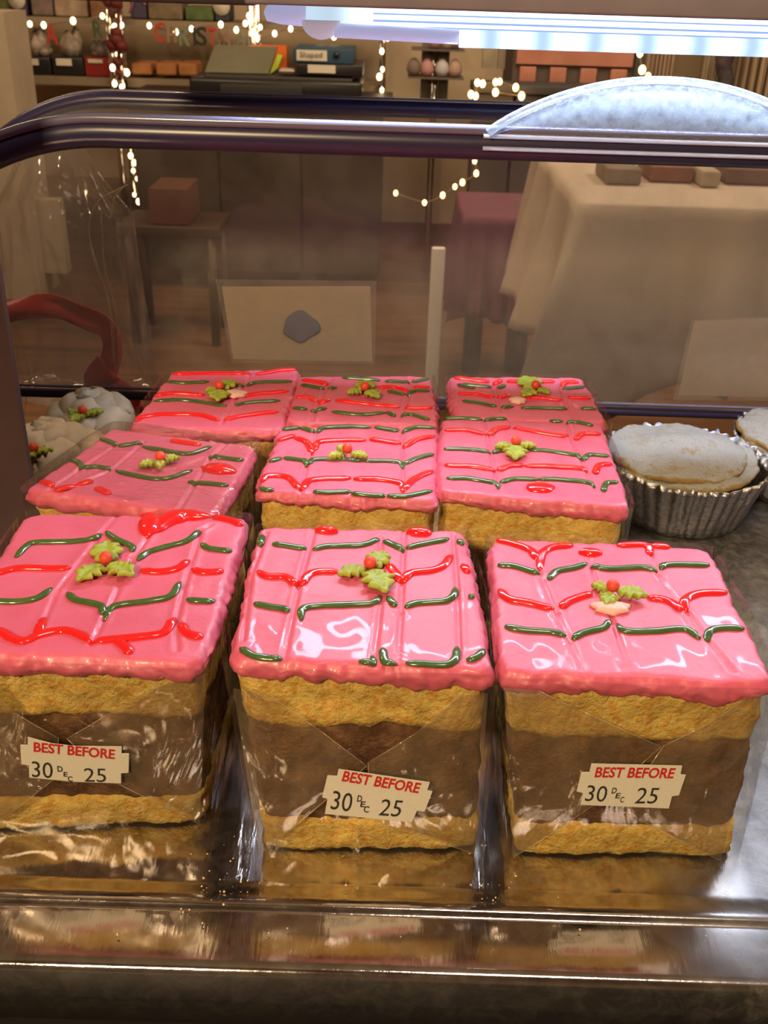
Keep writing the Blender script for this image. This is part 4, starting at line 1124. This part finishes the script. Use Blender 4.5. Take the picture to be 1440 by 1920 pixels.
C = [Vector((q0.x+.012*math.sin(k*1.3), 4.1, q0.z+.3-k*.03)) for k in range(40)]
rs = [.030*(1+.4*noise.noise(Vector((k*.9, 0, 0)))) for k in range(40)]
tag(mb.tube(C, rs, 14).build('tinsel', pmat('dark_tinsel', (.05, .04, .05), (.1, .08, .09), 60, rough=.5, bump=1, bscale=120)), 'dark tinsel hanging between the two right curtains', 'tinsel')
rb = MB(); q0 = at_y(220, 70, SY-.05)
for (x, y, r) in ((219, 62, .024), (212, 86, .026), (228, 87, .026), (220, 76, .03), (206, 4, .028), (218, 6, .028), (221, 118, .018), (222, 136, .016)):
    q = at_y(x, y, SY-.06); bm = bmesh.new(); bmesh.ops.create_icosphere(bm, subdivisions=2, radius=r); bm.verts.index_update()
    rb.add([v.co*(1+.4*noise.noise(v.co*40+q))+q for v in bm.verts], [tuple(v.index for v in f_.verts) for f_ in bm.faces]); bm.free()
qa = at_y(222, -10, SY-.055); qb_ = at_y(223, 150, SY-.055)
rb.tube([qa, (qa+qb_)/2, qb_], .008, 8)
tag(rb.build('red_bow_garland', pmat('dark_red_bow', (.14, .012, .012), rough=.6)), 'dark red bows tied down the left chrome posts', 'bows')
tag(pbox('wall_pillar', -60, 22, 42, 560, 3.3, .2, pmat('plaster_pillar', (.42, .34, .26), (.5, .41, .32), 6, rough=.9), None), 'pale plaster pillar at the left edge behind the lid corner', 'pillar')

tag(pbox('room_divider', 44, 375, 118, 512, 3.36, .05, pmat('divider', (.40, .34, .24), rough=.9), None), 'beige panel standing right of the plaster pillar', 'panel')
# seen through the lid: tables, cloths, chairs, boxes
def cloth_table(name, lab, cat, x0, x1, y0, y1, zt_, drop, mat, seed, hemfun, flare=.06, group=None, legmat=None):
    root = thing(name, lab, cat, ((x0+x1)/2, (y0+y1)/2, FZ))
    n = 60; per = []
    for k in range(n): per.append((x0+(x1-x0)*k/n, y0, 0, -1))
    m_ = int(n*(y1-y0)/(x1-x0))+4
    for k in range(m_): per.append((x1, y0+(y1-y0)*k/m_, 1, 0))
    for k in range(n): per.append((x1-(x1-x0)*k/n, y1, 0, 1))
    for k in range(m_): per.append((x0, y1-(y1-y0)*k/m_, -1, 0))
    rings = []; cx, cy = (x0+x1)/2, (y0+y1)/2; Pn = len(per)
    for s in (.2, .6, .97): rings.append([Vector((cx+(x-cx)*s, cy+(y-cy)*s, zt_)) for x, y, a, b in per])
    for j in range(0, 15):
        t = j/14; o = []
        for k, (x, y, a, b) in enumerate(per):
            d = hemfun(x, y)
            w = flare*t*(.55+.8*math.sin(k*.5+seed)+.35*math.sin(k*1.27+2*seed))
            dx = (x-cx)/(x1-x0); dy = (y-cy)/(y1-y0)
            corner = (abs(dx*2)**8)*(abs(dy*2)**8)
            nx, ny = a, b
            if corner > .2: nx, ny = math.copysign(.75, dx), math.copysign(.75, dy); w += flare*1.2*t*corner
            o.append(Vector((x+nx*(w+.004), y+ny*(w+.004), zt_-.002-d*t)))
        rings.append(o)
    v, f = loft(rings, True, False)
    c = mesh('draped_cloth', v, f, mat, root); md = c.modifiers.new('s', 'SOLIDIFY'); md.thickness = .002
    flatshade(MB().box((x0+.01, y0+.01, zt_-.035), (x1-.01, y1-.01, zt_-.004)).build('table_top', legmat or M['black'], root))
    for (x, y) in ((x0+.06, y0+.06), (x1-.06, y0+.06), (x0+.06, y1-.06), (x1-.06, y1-.06)):
        MB().tube([(x, y, FZ), (x, y, zt_-.035)], .018, 10).build('leg', legmat or M['black'], root)
    return root
tcorner = at_y(1088, 380, 1.80)
xt = tcorner.x; zt_ = tcorner.z
def hem1(x, y):
    if y < 1.81:
        px_ = (x-xt)
        return .30+.13*math.exp(-((px_-.11)/.07)**2)-.03*math.sin(px_*14) if px_ < .30 else .27+.03*math.sin(x*9)
    return .30
cloth_table('cloth_table', 'table under a long cream cloth, at the right behind the lid', 'table', xt, xt+1.25, 1.80, 2.45, zt_, .3, pmat('cream_cloth', (.62, .52, .43), (.68, .58, .48), 3, rough=.9), 1.3, hem1, .045)
for k, (x0, x1, y0, y1, c, lab) in enumerate(((1130, 1205, 320, 385, (.30, .25, .20), 'grey brown box at the left end of the clothed table'), (1210, 1300, 335, 392, (.34, .16, .12), 'reddish box in the middle of the clothed table'), (1305, 1345, 372, 400, (.55, .47, .36), 'small cream box in front of the reddish boxes'), (1350, 1470, 330, 398, (.26, .16, .13), 'dark reddish box at the right end of the clothed table'))):
    Y = 1.98+.04*(k % 2)
    a = at_y(x0, y1, Y); b = at_y(x1, y0, Y)
    tag(MB().box((a.x, Y, zt_+.001), (b.x, Y+.12, max(b.z, zt_+.03)), .004).build('carton', pmat('ct', c, tuple(u*.7 for u in c), 20, rough=.8)), lab, 'box', 'boxes on the clothed table')
pa = at_y(870, 405, 2.75); pb_ = at_y(1048, 405, 2.75)
cloth_table('draped_stand', 'low stand draped in dark plum cloth left of the cream clothed table', 'stand', pa.x, pb_.x, 2.75, 3.1, pa.z, .3, pmat('plum_cloth', (.13, .04, .08), (.18, .055, .105), 8, rough=.85), 2.1, lambda x, y: .29+.02*math.sin(x*20), .02)
lp = at_y(808, 745, 2.35)
ch = thing('folding_stand', 'bright metal upright on the floor between the two draped tables', 'stand', (lp.x, 2.35, FZ))
tp = at_y(806, 465, 2.35)
MB().box((lp.x-.016, 2.35, FZ+.02), (lp.x+.016, 2.37, tp.z), .004).build('upright', pmat('bright_metal', (.85, .84, .84), rough=.3), ch)
MB().box((lp.x-.10, 2.26, FZ), (lp.x+.10, 2.46, FZ+.02), .004).build('foot', M['black'], ch)
def chair(lab, px, py, Y, c, rz):
    q = at_y(px, py, Y); root = thing('wooden_chair', lab, 'chair', (q.x, Y, FZ), None)
    R = Matrix.Rotation(rz, 4, 'Z')
    def bxx(name, a, b):
        m = MB().box(a, b, .004); m.v = [R @ v + Vector((q.x, Y, FZ)) for v in m.v]; return m.build(name, c, root)
    bxx('seat', (-.2, -.2, .43), (.2, .2, .46))
    for x in (-.18, .15):
        bxx('leg', (x, -.19, 0), (x+.03, -.16, .43)); bxx('leg', (x, .16, 0), (x+.03, .19, .43)); bxx('back_post', (x, .16, .46), (x+.03, .19, .88))
    for k in range(3): bxx('back_slat', (-.15, .165, .56+.11*k), (.15, .18, .62+.11*k))
    return root
dk = pmat('dark_chair_wood', (.05, .025, .015), rough=.5)
tag(pbox('red_carton', 280, 355, 352, 420, 3.2, .2, col('rc', (.10, .03, .02)), None), 'brownish red carton left of the dark chairs', 'box')
st = thing('carton_stand', 'small dark side table under the red carton', 'side table', (at_y(316, 425, 3.2).x, 3.3, FZ))
zz = at_y(316, 422, 3.2).z; xc = at_y(316, 420, 3.2).x
MB().box((xc-.16, 3.18, zz-.03), (xc+.16, 3.42, zz-.001), .004).build('top', dk, st)
for dx in (-.13, .13):
    for yy in (3.2, 3.4): MB().tube([(xc+dx, yy, FZ), (xc+dx, yy, zz-.03)], .015, 8).build('leg', dk, st)
